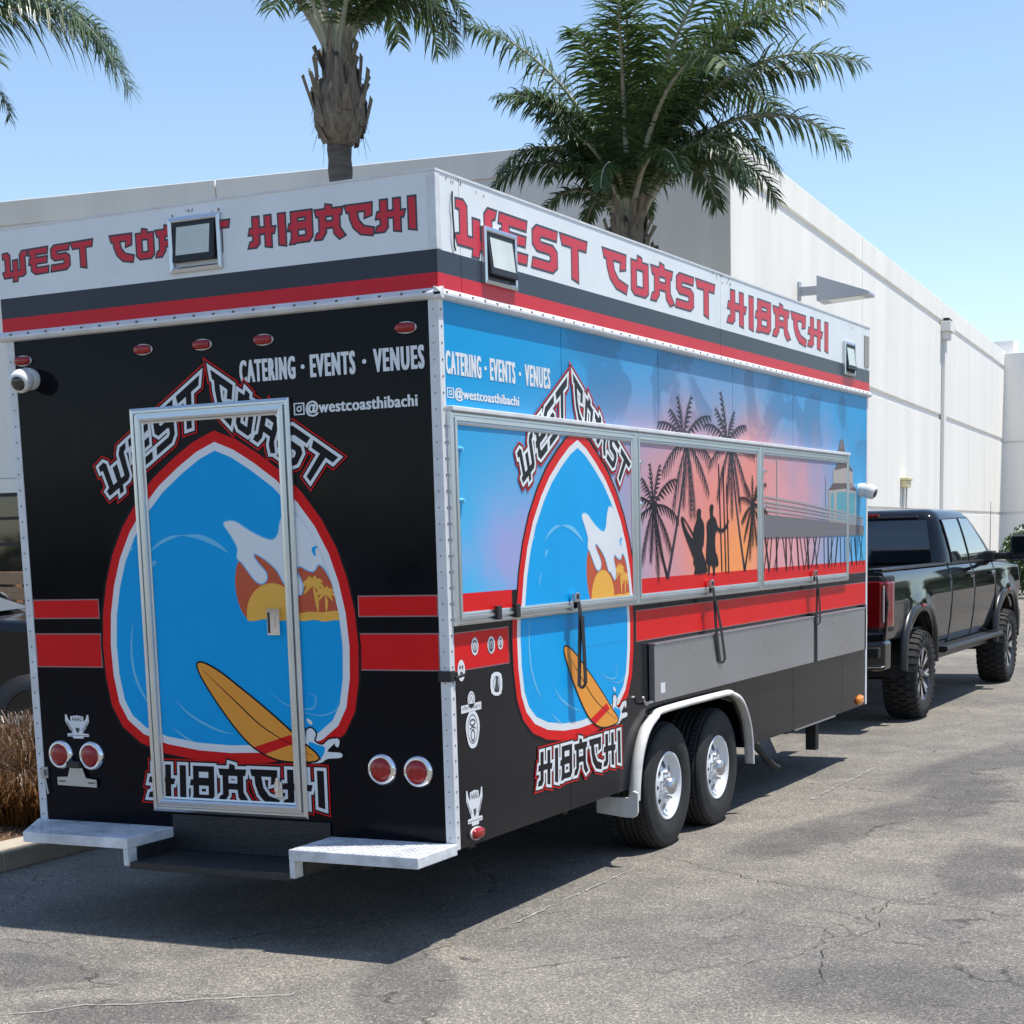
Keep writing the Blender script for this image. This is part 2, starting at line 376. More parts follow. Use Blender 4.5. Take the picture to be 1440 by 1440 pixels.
# worn dark sealer stains: centre, radii, turn on the pavement
STAINS = [((2.45, -.05), (1.0, .5), .05), ((-1.9, -1.15), (.9, .28), .1), ((.15, -.75), (.22, .75), .5), ((.75, 3.6), (1.3, .30), 1.35), ((1.0, 7.2), (1.8, .35), 1.4), ((3.0, 3.2), (.5, 1.6), .3), ((1.9, 2.6), (.25, .9), .2), ((-.7, -1.5), (.5, .2), .3), ((1.2, 5.2), (.3, 1.2), .1)]
def asphalt(name, dark=1.0, sealed=False):
    m, n, l, b = nodes_mat(name)
    tc = n.new('ShaderNodeTexCoord'); src = tc.outputs['Object']
    def noise(sc, det=5, rg=.6):
        t = n.new('ShaderNodeTexNoise'); t.inputs['Scale'].default_value = sc; t.inputs['Detail'].default_value = det; t.inputs['Roughness'].default_value = rg
        l.new(src, t.inputs['Vector']); return t
    big = noise(.35, 6, .62); mid = noise(2.2, 6, .65); fine = noise(45, 3, .7)
    base = ramp(n, l, big.outputs[0], [(.34, (.158*dark, .153*dark, .146*dark)), (.50, (.207*dark, .195*dark, .174*dark)), (.68, (.255*dark, .237*dark, .206*dark))])
    md = ramp(n, l, mid.outputs[0], [(.3, (.72, .72, .73)), (.7, (1.16, 1.15, 1.12))])
    mul = n.new('ShaderNodeMix'); mul.data_type = 'RGBA'; mul.blend_type = 'MULTIPLY'; mul.inputs[0].default_value = 1
    l.new(base.outputs[0], mul.inputs[6]); l.new(md.outputs[0], mul.inputs[7])
    # aggregate: stones of different tone
    vo = n.new('ShaderNodeTexVoronoi'); vo.inputs['Scale'].default_value = 135; vo.inputs['Randomness'].default_value = 1
    l.new(src, vo.inputs['Vector'])
    sep = n.new('ShaderNodeSeparateColor'); l.new(vo.outputs['Color'], sep.inputs[0])
    st = ramp(n, l, sep.outputs[0], [(0, (.52, .52, .54)), (.5, (.92, .92, .92)), (.80, (1.05, 1.03, .99)), (.90, (1.6, 1.53, 1.42)), (1, (2.2, 2.08, 1.9))]) if not sealed else ramp(n, l, sep.outputs[0], [(0, (.8, .8, .82)), (.88, (1, 1, 1)), (1, (1.5, 1.45, 1.4))])
    mul2 = n.new('ShaderNodeMix'); mul2.data_type = 'RGBA'; mul2.blend_type = 'MULTIPLY'; mul2.inputs[0].default_value = .9
    l.new(mul.outputs[2], mul2.inputs[6]); l.new(st.outputs[0], mul2.inputs[7])
    fr = ramp(n, l, fine.outputs[0], [(.3, (.7, .7, .7)), (.7, (1.25, 1.24, 1.22))])
    mul3 = n.new('ShaderNodeMix'); mul3.data_type = 'RGBA'; mul3.blend_type = 'MULTIPLY'; mul3.inputs[0].default_value = .8
    l.new(mul2.outputs[2], mul3.inputs[6]); l.new(fr.outputs[0], mul3.inputs[7])
    # hairline crazing
    wn = noise(1.1, 4); vc = n.new('ShaderNodeTexVoronoi'); vc.feature = 'DISTANCE_TO_EDGE'; vc.inputs['Scale'].default_value = .5
    ad = n.new('ShaderNodeVectorMath'); ad.operation = 'ADD'; sc = n.new('ShaderNodeVectorMath'); sc.operation = 'SCALE'; sc.inputs['Scale'].default_value = .9
    l.new(wn.outputs['Color'], sc.inputs[0]); l.new(src, ad.inputs[0]); l.new(sc.outputs[0], ad.inputs[1]); l.new(ad.outputs[0], vc.inputs['Vector'])
    cr = ramp(n, l, vc.outputs['Distance'], [(0, (.35, .35, .36)), (.0035, (.55, .55, .55)), (.007, (1, 1, 1))])
    msk = ramp(n, l, mid.outputs[0], [(.46, (0, 0, 0)), (.58, (1, 1, 1))])
    mul4 = n.new('ShaderNodeMix'); mul4.data_type = 'RGBA'; mul4.blend_type = 'MULTIPLY'
    l.new(msk.outputs[0], mul4.inputs[0]); l.new(mul3.outputs[2], mul4.inputs[6]); l.new(cr.outputs[0], mul4.inputs[7])
    acc = None; sxy = n.new('ShaderNodeSeparateXYZ'); wob = n.new('ShaderNodeVectorMath'); wob.operation = 'SCALE'; wob.inputs['Scale'].default_value = .45
    l.new(mid.outputs['Color'], wob.inputs[0]); ad2 = n.new('ShaderNodeVectorMath'); ad2.operation = 'ADD'; l.new(src, ad2.inputs[0]); l.new(wob.outputs[0], ad2.inputs[1])
    for (cx, cy), (rx, ry), rot in STAINS:
        mp = n.new('ShaderNodeMapping'); mp.vector_type = 'TEXTURE'; mp.inputs['Location'].default_value = (cx+.22, cy+.22, 0); mp.inputs['Rotation'].default_value = (0, 0, rot); mp.inputs['Scale'].default_value = (rx, ry, 1e4)
        l.new(ad2.outputs[0], mp.inputs[0]); ln = n.new('ShaderNodeVectorMath'); ln.operation = 'LENGTH'; l.new(mp.outputs[0], ln.inputs[0])
        rr = n.new('ShaderNodeMapRange'); rr.interpolation_type = 'SMOOTHSTEP'; l.new(ln.outputs['Value'], rr.inputs[0]); rr.inputs[1].default_value = 1.2; rr.inputs[2].default_value = .75
        if acc is None: acc = rr.outputs[0]
        else:
            mxx = n.new('ShaderNodeMath'); mxx.operation = 'MAXIMUM'; l.new(acc, mxx.inputs[0]); l.new(rr.outputs[0], mxx.inputs[1]); acc = mxx.outputs[0]
    fin = n.new('ShaderNodeMix'); fin.data_type = 'RGBA'; fin.blend_type = 'MULTIPLY'; fin.inputs[7].default_value = (.66, .67, .71, 1)
    l.new(acc, fin.inputs[0]); l.new(mul4.outputs[2], fin.inputs[6])
    l.new(fin.outputs[2], b.inputs['Base Color']); b.inputs['Roughness'].default_value = .85; b.inputs['Specular IOR Level'].default_value = .3
    bp = n.new('ShaderNodeBump'); bp.inputs['Strength'].default_value = .55 if not sealed else .25; bp.inputs['Distance'].default_value = .006
    l.new(vo.outputs['Distance'], bp.inputs['Height']); l.new(bp.outputs[0], b.inputs['Normal'])
    return m
ASPH = asphalt('asphalt')
gb = MB(); S_ = 900
gb.add([(-S_, -S_, 0), (S_, -S_, 0), (S_, S_, 0), (-S_, S_, 0)], [(0, 1, 2, 3)])
ground = tag(gb.build('ground', ASPH), kind='structure')
CRACK = mat('crack_shadow', (.018, .017, .016), .9)
PALE = mat('pale_scratch', (.42, .40, .37), .9, var=.3, vscale=20)
WORN = mat('worn_paint', (.30, .285, .255), .85, var=.3, vscale=30)
def crack(pix, wd=.008, m=CRACK, h=.0055, jit=.018, name='pavement_crack', brk=0):
    pts = [gnd(*p) for p in pix]; path = []
    for i in range(len(pts)-1):
        k = max(2, int((pts[i+1]-pts[i]).length/.05))
        for j in range(k):
            p = pts[i].lerp(pts[i+1], j/k); path.append((p.x+random.gauss(0, jit), p.y+random.gauss(0, jit)))
    b = MB(); n = len(path)
    for i, q in enumerate(ribbon(path, [wd*random.uniform(.35, 1.25)*(1 if i not in (0, n-1) else .1) for i in range(n)])):
        if brk and random.random() < brk: continue
        b.add([(p[0], p[1], h) for p in q], [(0, 1, 2, 3)])
    return b.build(name, m, ground)
crack([(930, 1205), (985, 1218), (1070, 1240), (1150, 1248), (1250, 1265), (1340, 1276), (1460, 1293)], .0065)
crack([(1255, 1266), (1218, 1290), (1232, 1300), (1216, 1315), (1150, 1340), (1155, 1355)], .004)
crack([(1040, 1290), (1110, 1302), (1160, 1305), (1170, 1315), (1130, 1345), (1050, 1355), (930, 1368), (860, 1360)], .004)
crack([(1050, 1278), (1000, 1300), (960, 1296)], .0035)
crack([(1155, 1352), (1150, 1385), (1080, 1400)], .0035); crack([(1180, 1396), (1250, 1408), (1330, 1418), (1440, 1420)], .0035)
crack([(1120, 1280), (1190, 1284), (1230, 1292)], .004)
crack([(0, 1428), (60, 1424), (120, 1414), (180, 1414), (260, 1408), (330, 1404), (410, 1400), (432, 1388)], .009, PALE, .0058, .006, 'pale_scratch')
crack([(140, 1382), (165, 1378), (172, 1366)], .007, PALE, .0058, .006, 'pale_scratch')
crack([(720, 1300), (800, 1264), (885, 1225)], .016, WORN, .0048, .006, 'worn_line', .12)
crack([(1140, 1125), (1190, 1100), (1235, 1078)], .018, WORN, .0048, .006, 'worn_line', .12)

# planter bed and kerb on the left of the trailer
CONC = mat('concrete', (.42, .36, .28), .85, var=.18, vscale=4, bump=.3, bscale=40)
SOIL = mat('mulch', (.13, .075, .04), .95, var=.5, vscale=9, bump=.9, bscale=25)
kb = MB()
kp = [(-3.47, 0), (-3.47, .11), (-3.49, .13), (-3.72, .13), (-3.72, 0)]
y0 = -1.2
for i in range(16):
    a, c = y0+i*.95+.004, y0+(i+1)*.95-.004
    kb.prism(kp, 1, a, c)
kerb = tag(kb.build('kerb', CONC, bevel=.006), kind='structure')
pb = MB(); nx, ny = 16, 60
for j in range(ny+1):
    for i in range(nx+1):
        x = -3.70-i*.14; y = -1.2+j*.25
        pb.v.append((x, y, .06+.09*min(1, i/5)+random.uniform(-.02, .02)))
for j in range(ny):
    for i in range(nx):
        a = j*(nx+1)+i; pb.f.append((a, a+1, a+nx+2, a+nx+1)); pb.m.append(0); pb.sm.append(True)
tag(pb.build('planter_bed', SOIL), kind='structure')

# ------------------------------------------------------------------ warehouse
def stucco(name, col, var=.05):
    return mat(name, col, .8, var=var, vscale=1.1, bump=.12, bscale=30, stretch=(1, 1, .10))
STUC = stucco('painted_concrete', (.85, .82, .755), .07)
STUC_SHADE = stucco('painted_concrete_shade', (.87, .84, .79), .07)  # copy of the wall paint for shaded faces, lightened to lift their shade
GROOVE = mat('reveal_paint', (.80, .78, .75), .8)
GALV = mat('galvanised', (.38, .40, .43), .5, .2, var=.1)
WC = Vector((-6.223, 21.259, 0)); wa = R(-4.65); WD = Vector((math.sin(wa), math.cos(wa), 0)); WN = Vector((WD.y, -WD.x, 0))
LDv = Vector((math.cos(R(-171.15)), math.sin(R(-171.15)), 0)); LN = Vector((-LDv.y, LDv.x, 0))
if LN.y > 0: LN = -LN
wh = empty('warehouse', WC)
tag(wh, 'long off-white concrete warehouse with horizontal grooves behind the food trailer', 'building')
def slab(b, s0, s1, z0, z1, D, N, t0, t1, mi=0):
    v = []
    for z in (z0, z1):
        for s, t in ((s0, t0), (s1, t0), (s1, t1), (s0, t1)):
            p = D*s+N*t; v.append((p.x, p.y, z))
    b.add(v, [(0, 3, 2, 1), (4, 5, 6, 7), (0, 1, 5, 4), (1, 2, 6, 5), (2, 3, 7, 6), (3, 0, 4, 7)], mi)
def wslab(name, m, *a, par=wh, bevel=0):
    b = MB(); slab(b, *a); return b.build(name, m, par, bevel=bevel)
wslab('wall', GROOVE, .3, 41.2, 0, 8.44, WD, WN, -.35, -.05)
# tilt-up panels of the long sunlit wall: blocks between vertical joints and horizontal reveals
joints = [.42, 11.85, 24.2, 36.4, 41.2]
for i in range(4):
    s0, s1 = joints[i]+(.0 if i == 0 else .018), joints[i+1]-.018
    for z0, z1 in ((0, 2.35), (2.45, 5.08), (5.24, 7.78), (7.95, 8.5)):
        wslab('wall_panel', STUC, s0, s1, z0, z1, WD, WN, -.06, 0, bevel=.012)
# corner column between the two faces
wslab('corner_column', STUC, -.02, .22, 0, 8.5, WD, WN, -.4, .06, bevel=.01)
wslab('corner_strip', GROOVE, .22, .42, 0, 8.49, WD, WN, -.4, -.09)
# shaded end wall
wslab('wall', GROOVE, .05, 34, 0, 8.44, LDv, LN, -.35, -.05)
lj = [.02, 9.4, 19.0, 29.0, 34.0]
for i in range(4):
    s0, s1 = lj[i]+.015, lj[i+1]-.015
    for z0, z1 in ((0 if i != 1 else 3.35, 7.98), (8.06, 8.5)):
        wslab('wall_panel', STUC_SHADE, s0, s1, z0, z1, LDv, LN, -.06, 0, bevel=.012)
# storefront of dark glass on the end wall
for k in range(5):
    a = 9.42+k*1.9
    wslab('window_pane', GLASSD, a+.05, a+1.85, .3, 2.98, LDv, LN, -.04, -.02)
    for z in (.25, 2.05, 2.55, 3.0): wslab('window_bar', DARK, a, a+1.9, z, z+.06, LDv, LN, -.04, .012)
    wslab('window_bar', DARK, a-.03, a+.03, .31, 3.0, LDv, LN, -.04, .016)
wslab('window_head', STUC_SHADE, 9.4, 19, 3.07, 3.34, LDv, LN, -.05, .03)
# roof deck behind the parapets
rb = MB(); p0 = WD*.2+LDv*.1; p1 = WD*41+LDv*.1; p2 = WD*41+LDv*33.5; p3 = WD*.2+LDv*33.5
rb.add([(p.x, p.y, 8.0) for p in (p0, p1, p2, p3)], [(0, 1, 2, 3)]); rb.build('roof', GALV, wh)
# downspout with a collector head
def ds(b):
    slab(b, 24.24, 24.62, 0, 7.4, WD, WN, .002, .10)
part('downspout', stucco('downspout_paint', (.78, .76, .73)), wh, ds)
def dh(b):
    slab(b, 24.0, 24.9, 7.62, 7.9, WD, WN, .002, .28); slab(b, 24.12, 24.78, 7.4, 7.62, WD, WN, .002, .2); slab(b, 24.1, 24.8, 7.9, 8.0, WD, WN, .05, .22, 1)
part('rain_head', [MATS['downspout_paint'], DARK], wh, dh, bevel=.01)
# conduits with a cream light on the wall
def cd_(b):
    for s in (17.2, 17.6):
        p = WD*s+WN*.06; q = WD*(s+(.25 if s > 17.5 else .1))+WN*.06
        b.cyl((p.x, p.y, .5), (q.x, q.y, 3.0), .022, n=8)
part('conduit', mat('conduit_grey', (.45, .44, .42), .5), wh, cd_)
def cl_(b):
    slab(b, 17.25, 17.95, 2.98, 3.16, WD, WN, .002, .16); slab(b, 17.2, 18.0, 3.16, 3.24, WD, WN, .002, .2)
part('wall_lamp', mat('cream_lamp', (.75, .66, .38), .4), wh, cl_, bevel=.02)
# shoebox floodlight on an arm
GREYP = mat('grey_fixture', (.40, .43, .48), .45)
fl = empty('area_light', WC+WD*5.3+Vector((0, 0, 6.45)))
tag(fl, 'grey wedge-shaped area light on a short arm high on the sunlit warehouse wall', 'light')
def along(s, t, z): p = WD*s+WN*t; return (p.x, p.y, z)
def fb(b):
    v = [along(-.34, .42, -.18), along(.34, .42, -.18), along(.34, .42, .30), along(-.34, .42, .30),
         along(-.32, 1.42, -.12), along(.32, 1.42, -.12), along(.32, 1.42, -.06), along(-.32, 1.42, -.06)]
    b.add(v, [(0, 1, 2, 3), (4, 7, 6, 5), (0, 4, 5, 1), (1, 5, 6, 2), (2, 6, 7, 3), (3, 7, 4, 0)])
part('housing', GREYP, fl, fb, bevel=.01)
def fa(b):
    slab(b, -.05, .05, -.02, .14, WD, WN, 0, .44); slab(b, -.11, .11, -.10, .24, WD, WN, 0, .03)
part('arm', GREYP, fl, fa)
def fg(b): b.add([along(-.26, .62, -.172), along(.26, .62, -.172), along(.26, 1.28, -.135), along(-.26, 1.28, -.135)], [(0, 1, 2, 3)])
part('lens', mat('light_lens', (.62, .64, .62), .3), fl, fg)

# the next unit at the far end, its face turned to the camera
ax = empty('annex_building', (-9.6, 61.6, 0))
tag(ax, 'pale unit projecting at the far end of the warehouse wall', 'building')
for (z0, z1) in ((0, 2.35), (2.45, 5.05), (5.13, 8.42)):
    part('wall_panel', STUC_SHADE, ax, lambda b: b.box(.0, 16, 0, .4, z0, z1), bevel=.02)
part('wall', GROOVE, ax, lambda b: b.box(.02, 15.98, .06, 12, 0, 8.35))
part('parapet_block', STUC_SHADE, ax, lambda b: b.box(-.55, .35, .42, 1.4, 8.0, 8.92))

# ------------------------------------------------------------------ palms
BARK = mat('palm_bark', (.125, .110, .095), .9, var=.35, vscale=3, bump=.8, bscale=14, stretch=(1, 1, 9))
BOOT = mat('palm_boot', (.20, .165, .125), .9, var=.45, vscale=5, bump=.6, bscale=18, stretch=(3, 3, 1))
PETI = mat('palm_petiole', (.36, .36, .27), .6, var=.25, vscale=4)
def leafmat(name, col, tr):
    m, n, l, b = nodes_mat(name)
    tc = n.new('ShaderNodeTexCoord'); t = n.new('ShaderNodeTexNoise'); t.inputs['Scale'].default_value = 2.2; l.new(tc.outputs['Object'], t.inputs['Vector'])
    r = ramp(n, l, t.outputs[0], [(.3, tuple(c*.6 for c in col)), (.55, col), (.75, (col[0]*1.9, col[1]*1.45, col[2]*1.1))])
    l.new(r.outputs[0], b.inputs['Base Color']); b.inputs['Roughness'].default_value = .38
    ts = n.new('ShaderNodeBsdfTranslucent'); ts.inputs[0].default_value = (*tr, 1); mx = n.new('ShaderNodeMixShader'); mx.inputs[0].default_value = .22
    l.new(b.outputs[0], mx.inputs[1]); l.new(ts.outputs[0], mx.inputs[2]); l.new(mx.outputs[0], n['Material Output'].inputs[0])
    return m
LEAF = leafmat('palm_leaf', (.058, .105, .040), (.14, .22, .06))
HR = Vector((CR.x, CR.y, 0)).normalized(); HF = Vector((_f.x, _f.y, 0)).normalized()
def frond(parent, base, az, e0, e1, L, nleaf=74, pet=.22, rnd=None, lw=.036, ll=.70):
    """one feather frond: a bent rachis with narrow drooping leaflets in several planes"""
    rnd = rnd or random.Random(1)
    h = HR*math.cos(R(az)) + HF*math.sin(R(az)); p = Vector(base); N = 22; pts = [p.copy()]; dirs = []
    side_ = h.cross(Vector((0, 0, 1)))
    bend = rnd.uniform(-.18, .18)
    for i in range(N):
        t = (i+.5)/N; e = R(e0+(e1-e0)*(t**1.35)); hh = (h+side_*bend*t).normalized()
        d = hh*math.cos(e)+Vector((0, 0, 1))*math.sin(e); dirs.append(d); p = p+d*(L/N); pts.append(p.copy())
    b = MB(); b.tube(pts, [max(.006, .062*(1-i/N)**1.2+.006) for i in range(N+1)], 6, 1)
    for k in range(nleaf):
        t = pet+(1-pet)*(k+rnd.random()*.7)/nleaf; fi = min(t*N, N-.01); i = int(fi)
        q = pts[i].lerp(pts[i+1], fi-i); d = dirs[min(i, N-1)]
        sd = d.cross(Vector((0, 0, 1)))
        if sd.length < .05: sd = side_.copy()
        sd.normalize(); up = sd.cross(d)
        env = math.sin(math.pi*min(1, .12+.88*(t-pet)/(1-pet)))**.55
        for s in (-1, 1):
            ang = rnd.uniform(-.35, .75); ln = ll*L/3.6*(.35+.65*env)*rnd.uniform(.8, 1.15)
            o = (d*rnd.uniform(.45, .75)+sd*s*math.cos(ang)+up*math.sin(ang)).normalized()
            wv = (o.cross(up)).normalized()*lw/2*rnd.uniform(.8, 1.2)
            a = q.copy(); vv = [a-wv*.6, a+wv*.6]; dd = o.copy()
            for j in range(3):
                dd = (dd+Vector((0, 0, -1))*(.20+.16*j)*rnd.uniform(.7, 1.3)).normalized(); a = a+dd*ln/3
                ww = wv*(1.0, .72, .0)[j]
                if j < 2: vv += [a-ww, a+ww]
                else: vv += [a]
            b.add(vv, [(0, 1, 3, 2), (2, 3, 5, 4), (4, 5, 6)], 0)
    return b.build('frond', [LEAF, PETI], parent, recalc=False)
def palm(loc, crown_z, label, fr, trunk_r=.2, boot=True, seed=1, bh=1.9, group=None, bw=1.0):
    rnd = random.Random(seed); root = empty('palm_tree', loc); tag(root, label, 'palm tree', group)
    def tb(b):
        n = 60; b.tube([(math.sin(i*.09)*.03, 0, crown_z*i/n) for i in range(n+1)], [trunk_r*(1.28-.35*min(1, i/12))*(1.0+(.05 if i % 2 else -.03)) for i in range(n+1)], 14)
    part('trunk', BARK, root, tb)
    def bb(b):
        # leaf-base boots wrapped round the head of the trunk
        b.tube([(0, 0, crown_z-bh*(1-i/8)) for i in range(9)], [trunk_r*k*(bw if 0 < q_ < 6 else 1) for q_, k in enumerate((.9, 1.25, 1.5, 1.5, 1.4, 1.25, 1.1, .95, .7))], 12)
        for i in range(70):
            t = rnd.random(); a = rnd.uniform(0, 6.28); rr = trunk_r*(1.0+(.55*bw+(bw-1)*.8)*math.sin(math.pi*min(1, t*1.1+.12)))
            z = crown_z-bh+t*bh*.9; c, s = math.cos(a), math.sin(a); hh = rnd.uniform(.25, .6); ww = rnd.uniform(.05, .11); fl_ = rnd.uniform(-.02, .16)
            tx, ty = -s*ww, c*ww; r0, r1 = rr*.98, rr*1.02+fl_
            vv = [(c*r0-tx, s*r0-ty, z), (c*r0+tx, s*r0+ty, z), (c*(r0+.03), s*(r0+.03), z),
                  (c*r1-tx*.5, s*r1-ty*.5, z+hh), (c*r1+tx*.4, s*r1+ty*.4, z+hh*rnd.uniform(.8, 1.1)), (c*(r1+.05), s*(r1+.05), z+hh*.9)]
            b.add(vv, [(0, 3, 5, 2), (2, 5, 4, 1), (0, 1, 4, 3), (3, 4, 5)])
        for i in range(40):
            a = rnd.uniform(0, 6.28); z = crown_z-bh+rnd.random()*bh*.7; rr = trunk_r*1.5; c, s = math.cos(a), math.sin(a)
            b.tube([(c*rr*.9, s*rr*.9, z), (c*(rr+.08), s*(rr+.08), z+rnd.uniform(-.05, .12)), (c*(rr+rnd.uniform(.1, .2)), s*(rr+.15), z-rnd.uniform(.05, .3))], [.008, .006, .002], 3)
    if boot: part('leaf_bases', BOOT, root, bb)
    for k, f in enumerate(fr):
        az, e0, e1, L = f[:4]
        off = (HR*math.cos(R(az))+HF*math.sin(R(az)))*trunk_r*.5
        frond(root, (off.x, off.y, crown_z-.25+.25*rnd.random()), az, e0, e1, L, rnd=random.Random(seed*100+k), pet=f[4] if len(f) > 4 else .2, nleaf=f[5] if len(f) > 5 else 74)
    return root
# palm beside the corner of the warehouse
p2_ = onp(886, 335, 1, 17.6)
fr2 = [(2, 66, -48, 3.9, .2, 110), (-8, 72, -25, 4.3, .2, 110), (178, 66, -62, 2.6, .2, 110), (165, 80, 20, 4.0, .2, 110), (190, 72, -55, 2.5, .2, 100), (8, 80, 35, 4.0, .2, 120), (14, 72, -70, 3.0, .25, 100), (-20, 70, -72, 2.9, .25, 100)]
rq = random.Random(77)
for k in range(20): fr2.append((k*37 % 360, rq.uniform(74, 88), rq.uniform(-45, 25), rq.uniform(3.6, 5.0)*(.62 if 100 < k*37 % 360 < 250 else 1), .18, 110))
for k in range(9): fr2.append((k*41 % 360, rq.uniform(72, 82), rq.uniform(-85, -60), rq.uniform(2.2, 2.7)*(.7 if 100 < k*41 % 360 < 250 else 1), .2, 100))
palm((p2_.x, p2_.y, 0), p2_.z+.3, 'bushy green palm standing right at the corner of the warehouse', fr2, .19, seed=5, bh=1.2)
# palm with shaggy leaf bases in front of the shaded end wall
p1_ = onp(474, 75, 1, 16.6)
fr1 = [(6, 78, -88, 2.6, .2, 110), (-14, 76, -88, 2.4, .18, 110), (22, 80, -88, 2.7, .2, 110), (0, 85, -86, 3.0, .2, 110), (165, 66, -10, 3.6, .35), (178, 78, -40, 3.4, .3), (60, 85, -75, 3.0), (-60, 85, -75, 3.0), (120, 84, -40, 3.6), (-120, 84, -50, 3.6), (90, 88, 20, 4.2), (-90, 87, 15, 4.2), (40, 84, -84, 2.9), (210, 80, -45, 3.6), (-40, 84, -84, 2.8), (150, 86, -15, 4.0)]
palm((p1_.x, p1_.y, 0), p1_.z, 'palm with a bare ringed trunk and shaggy leaf bases before the shaded end wall', fr1, .2, seed=9, bh=1.35, bw=1.35)
# palm outside the left edge, only its fronds reach into view
p3_ = onp(-185, 118, 1, 16.4)
fr3 = [(0, 50, -72, 5.5, .15, 150), (-5, 54, -66, 5.4, .15, 150), (3, 58, -60, 5.3, .15, 140), (-2, 35, -86, 3.0, .15, 110), (60, 72, -45, 4.0), (-70, 70, -55, 4.0), (120, 72, -45, 4.4), (180, 70, -55, 4.4), (-120, 72, -50, 4.4), (90, 82, 0, 4.6), (-150, 75, -40, 4.4), (150, 76, -40, 4.4)]
palm((p3_.x, p3_.y, 0), p3_.z, 'palm arching a long drooping frond over the left end of the shaded wall', fr3, .2, seed=13, bh=1.8)

# ------------------------------------------------------------------ dry grasses in the planter bed
DRY = leafmat('dry_grass', (.125, .066, .026), (.16, .085, .025))
def clump(x, y, r, h, n, label, seed):
    rnd = random.Random(seed); b = MB()
    for i in range(n):
        a = rnd.uniform(0, 6.28); q = rnd.random()**.6*r*.55; bx, by = math.cos(a)*q, math.sin(a)*q
        a2 = a+rnd.uniform(-.9, .9); hh = h*rnd.uniform(.4, 1.05); out = rnd.uniform(.1, .95)*r; wd = rnd.uniform(.003, .008)
        tx, ty = -math.sin(a2)*wd, math.cos(a2)*wd; ox, oy = math.cos(a2)*out, math.sin(a2)*out
        vv = [(bx-tx, by-ty, 0), (bx+tx, by+ty, 0), (bx+ox*.35-tx*.8, by+oy*.35-ty*.8, hh*.6), (bx+ox*.35+tx*.8, by+oy*.35+ty*.8, hh*.6),
              (bx+ox*.75-tx*.5, by+oy*.75-ty*.5, hh*.95), (bx+ox*.75+tx*.5, by+oy*.75+ty*.5, hh*.95), (bx+ox*1.15, by+oy*1.15, hh*rnd.uniform(.7, 1.0))]
        b.add(vv, [(0, 1, 3, 2), (2, 3, 5, 4), (4, 5, 6)])
    o = b.build('dry_grass_plant', DRY, loc=(x, y, .1), recalc=False)
    return tag(o, label, 'plant', 'dry grasses in the planter bed')
for i, (x, y, r, h, n) in enumerate([(-4.25, 1.75, .5, .40, 2000), (-4.55, 2.35, .6, .52, 2400), (-4.9, 1.55, .6, .5, 2000), (-4.5, 3.1, .6, .58, 2200), (-5.2, 2.9, .7, .58, 2200), (-5.0, 3.9, .7, .6, 2000), (-5.6, 2.0, .6, .5, 1600)]):
    clump(x, y, r, h, n, 'brown dry ornamental grass clump growing behind the kerb', 30+i)
# far green shrub beside the truck mirror
GREEN = leafmat('shrub_leaf', (.035, .075, .022), (.08, .15, .03))
sp = onp(1446, 752, 1, 40.); sh = empty('shrub', (sp.x, sp.y, 0)); tag(sh, 'green leafy shrub far behind the truck mirror', 'shrub')
def shb(b):
    rnd = random.Random(3)
    for i in range(2400):
        a = rnd.uniform(0, 6.28); ph = math.acos(rnd.uniform(-1, 1)); r = rnd.random()**.4
        c = Vector((math.sin(ph)*math.cos(a)*.75*r, math.sin(ph)*math.sin(a)*.75*r, 1.0+math.cos(ph)*.95*r))
        u = Vector((rnd.gauss(0, 1), rnd.gauss(0, 1), rnd.gauss(0, 1))).normalized(); v = u.orthogonal().normalized()
        b.add([c-u*.07, c+v*.035, c+u*.07, c-v*.035], [(0, 1, 2, 3)])
part('foliage', GREEN, sh, shb, recalc=False)
part('stem', BARK, sh, lambda b: b.tube([(0, 0, 0), (.03, 0, .6), (0, .05, 1.3)], [.05, .04, .02], 6))
# slatted timber and a bent black tube beyond the planter
wp = Vector((-10.6, 8.6, 0)); wb = empty('slatted_barrier', wp, R(-27)); tag(wb, 'wooden slatted barrier behind the parked black car', 'barrier')
for k in range(9): part('plank', WOOD, wb, lambda b: b.box(-3.2, 1.6, -.02, .02, .10+k*.178, .10+k*.178+.148), bevel=.006)
for x in (-3.0, -1.5, 0, 1.4): part('post', WOOD, wb, lambda b: b.box(x-.04, x+.04, .022, .10, 0, 1.66), bevel=.004)
hp = Vector((-10.25, 7.95, 0)); hb = MB()
hb.tube([(-.16, -.08, 0), (-.16, -.08, 1.15)]+[(-.16+.16*(1-math.cos(t))*1.0, -.08+.08*(1-math.cos(t)), 1.22+.22*math.sin(t)) for t in [i*math.pi/10 for i in range(11)]]+[(.16, .08, 1.15), (.16, .08, 0)], .035, 10)
ho = hb.build('tube_hoop', DARK, loc=hp); tag(ho, 'black bent tube hoop standing in front of the wooden slats', 'hoop')

# ================================================================== FOOD TRAILER
# X=0 right side, Y=0 rear face, z up from the ground; +Y is the driving direction
TW, TL, ZB, ZL, ZT = 2.5, 7.1, .449, 2.935, 3.467
tr = empty('food_trailer', (0, 0, 0))
tag(tr, 'black and blue food trailer with sunset beach mural and red sign lettering', 'trailer')
RK = lambda u, v, h: (u, -h, v)                 # rear face
SK = lambda u, v, h: (h, u, v)                  # right side face
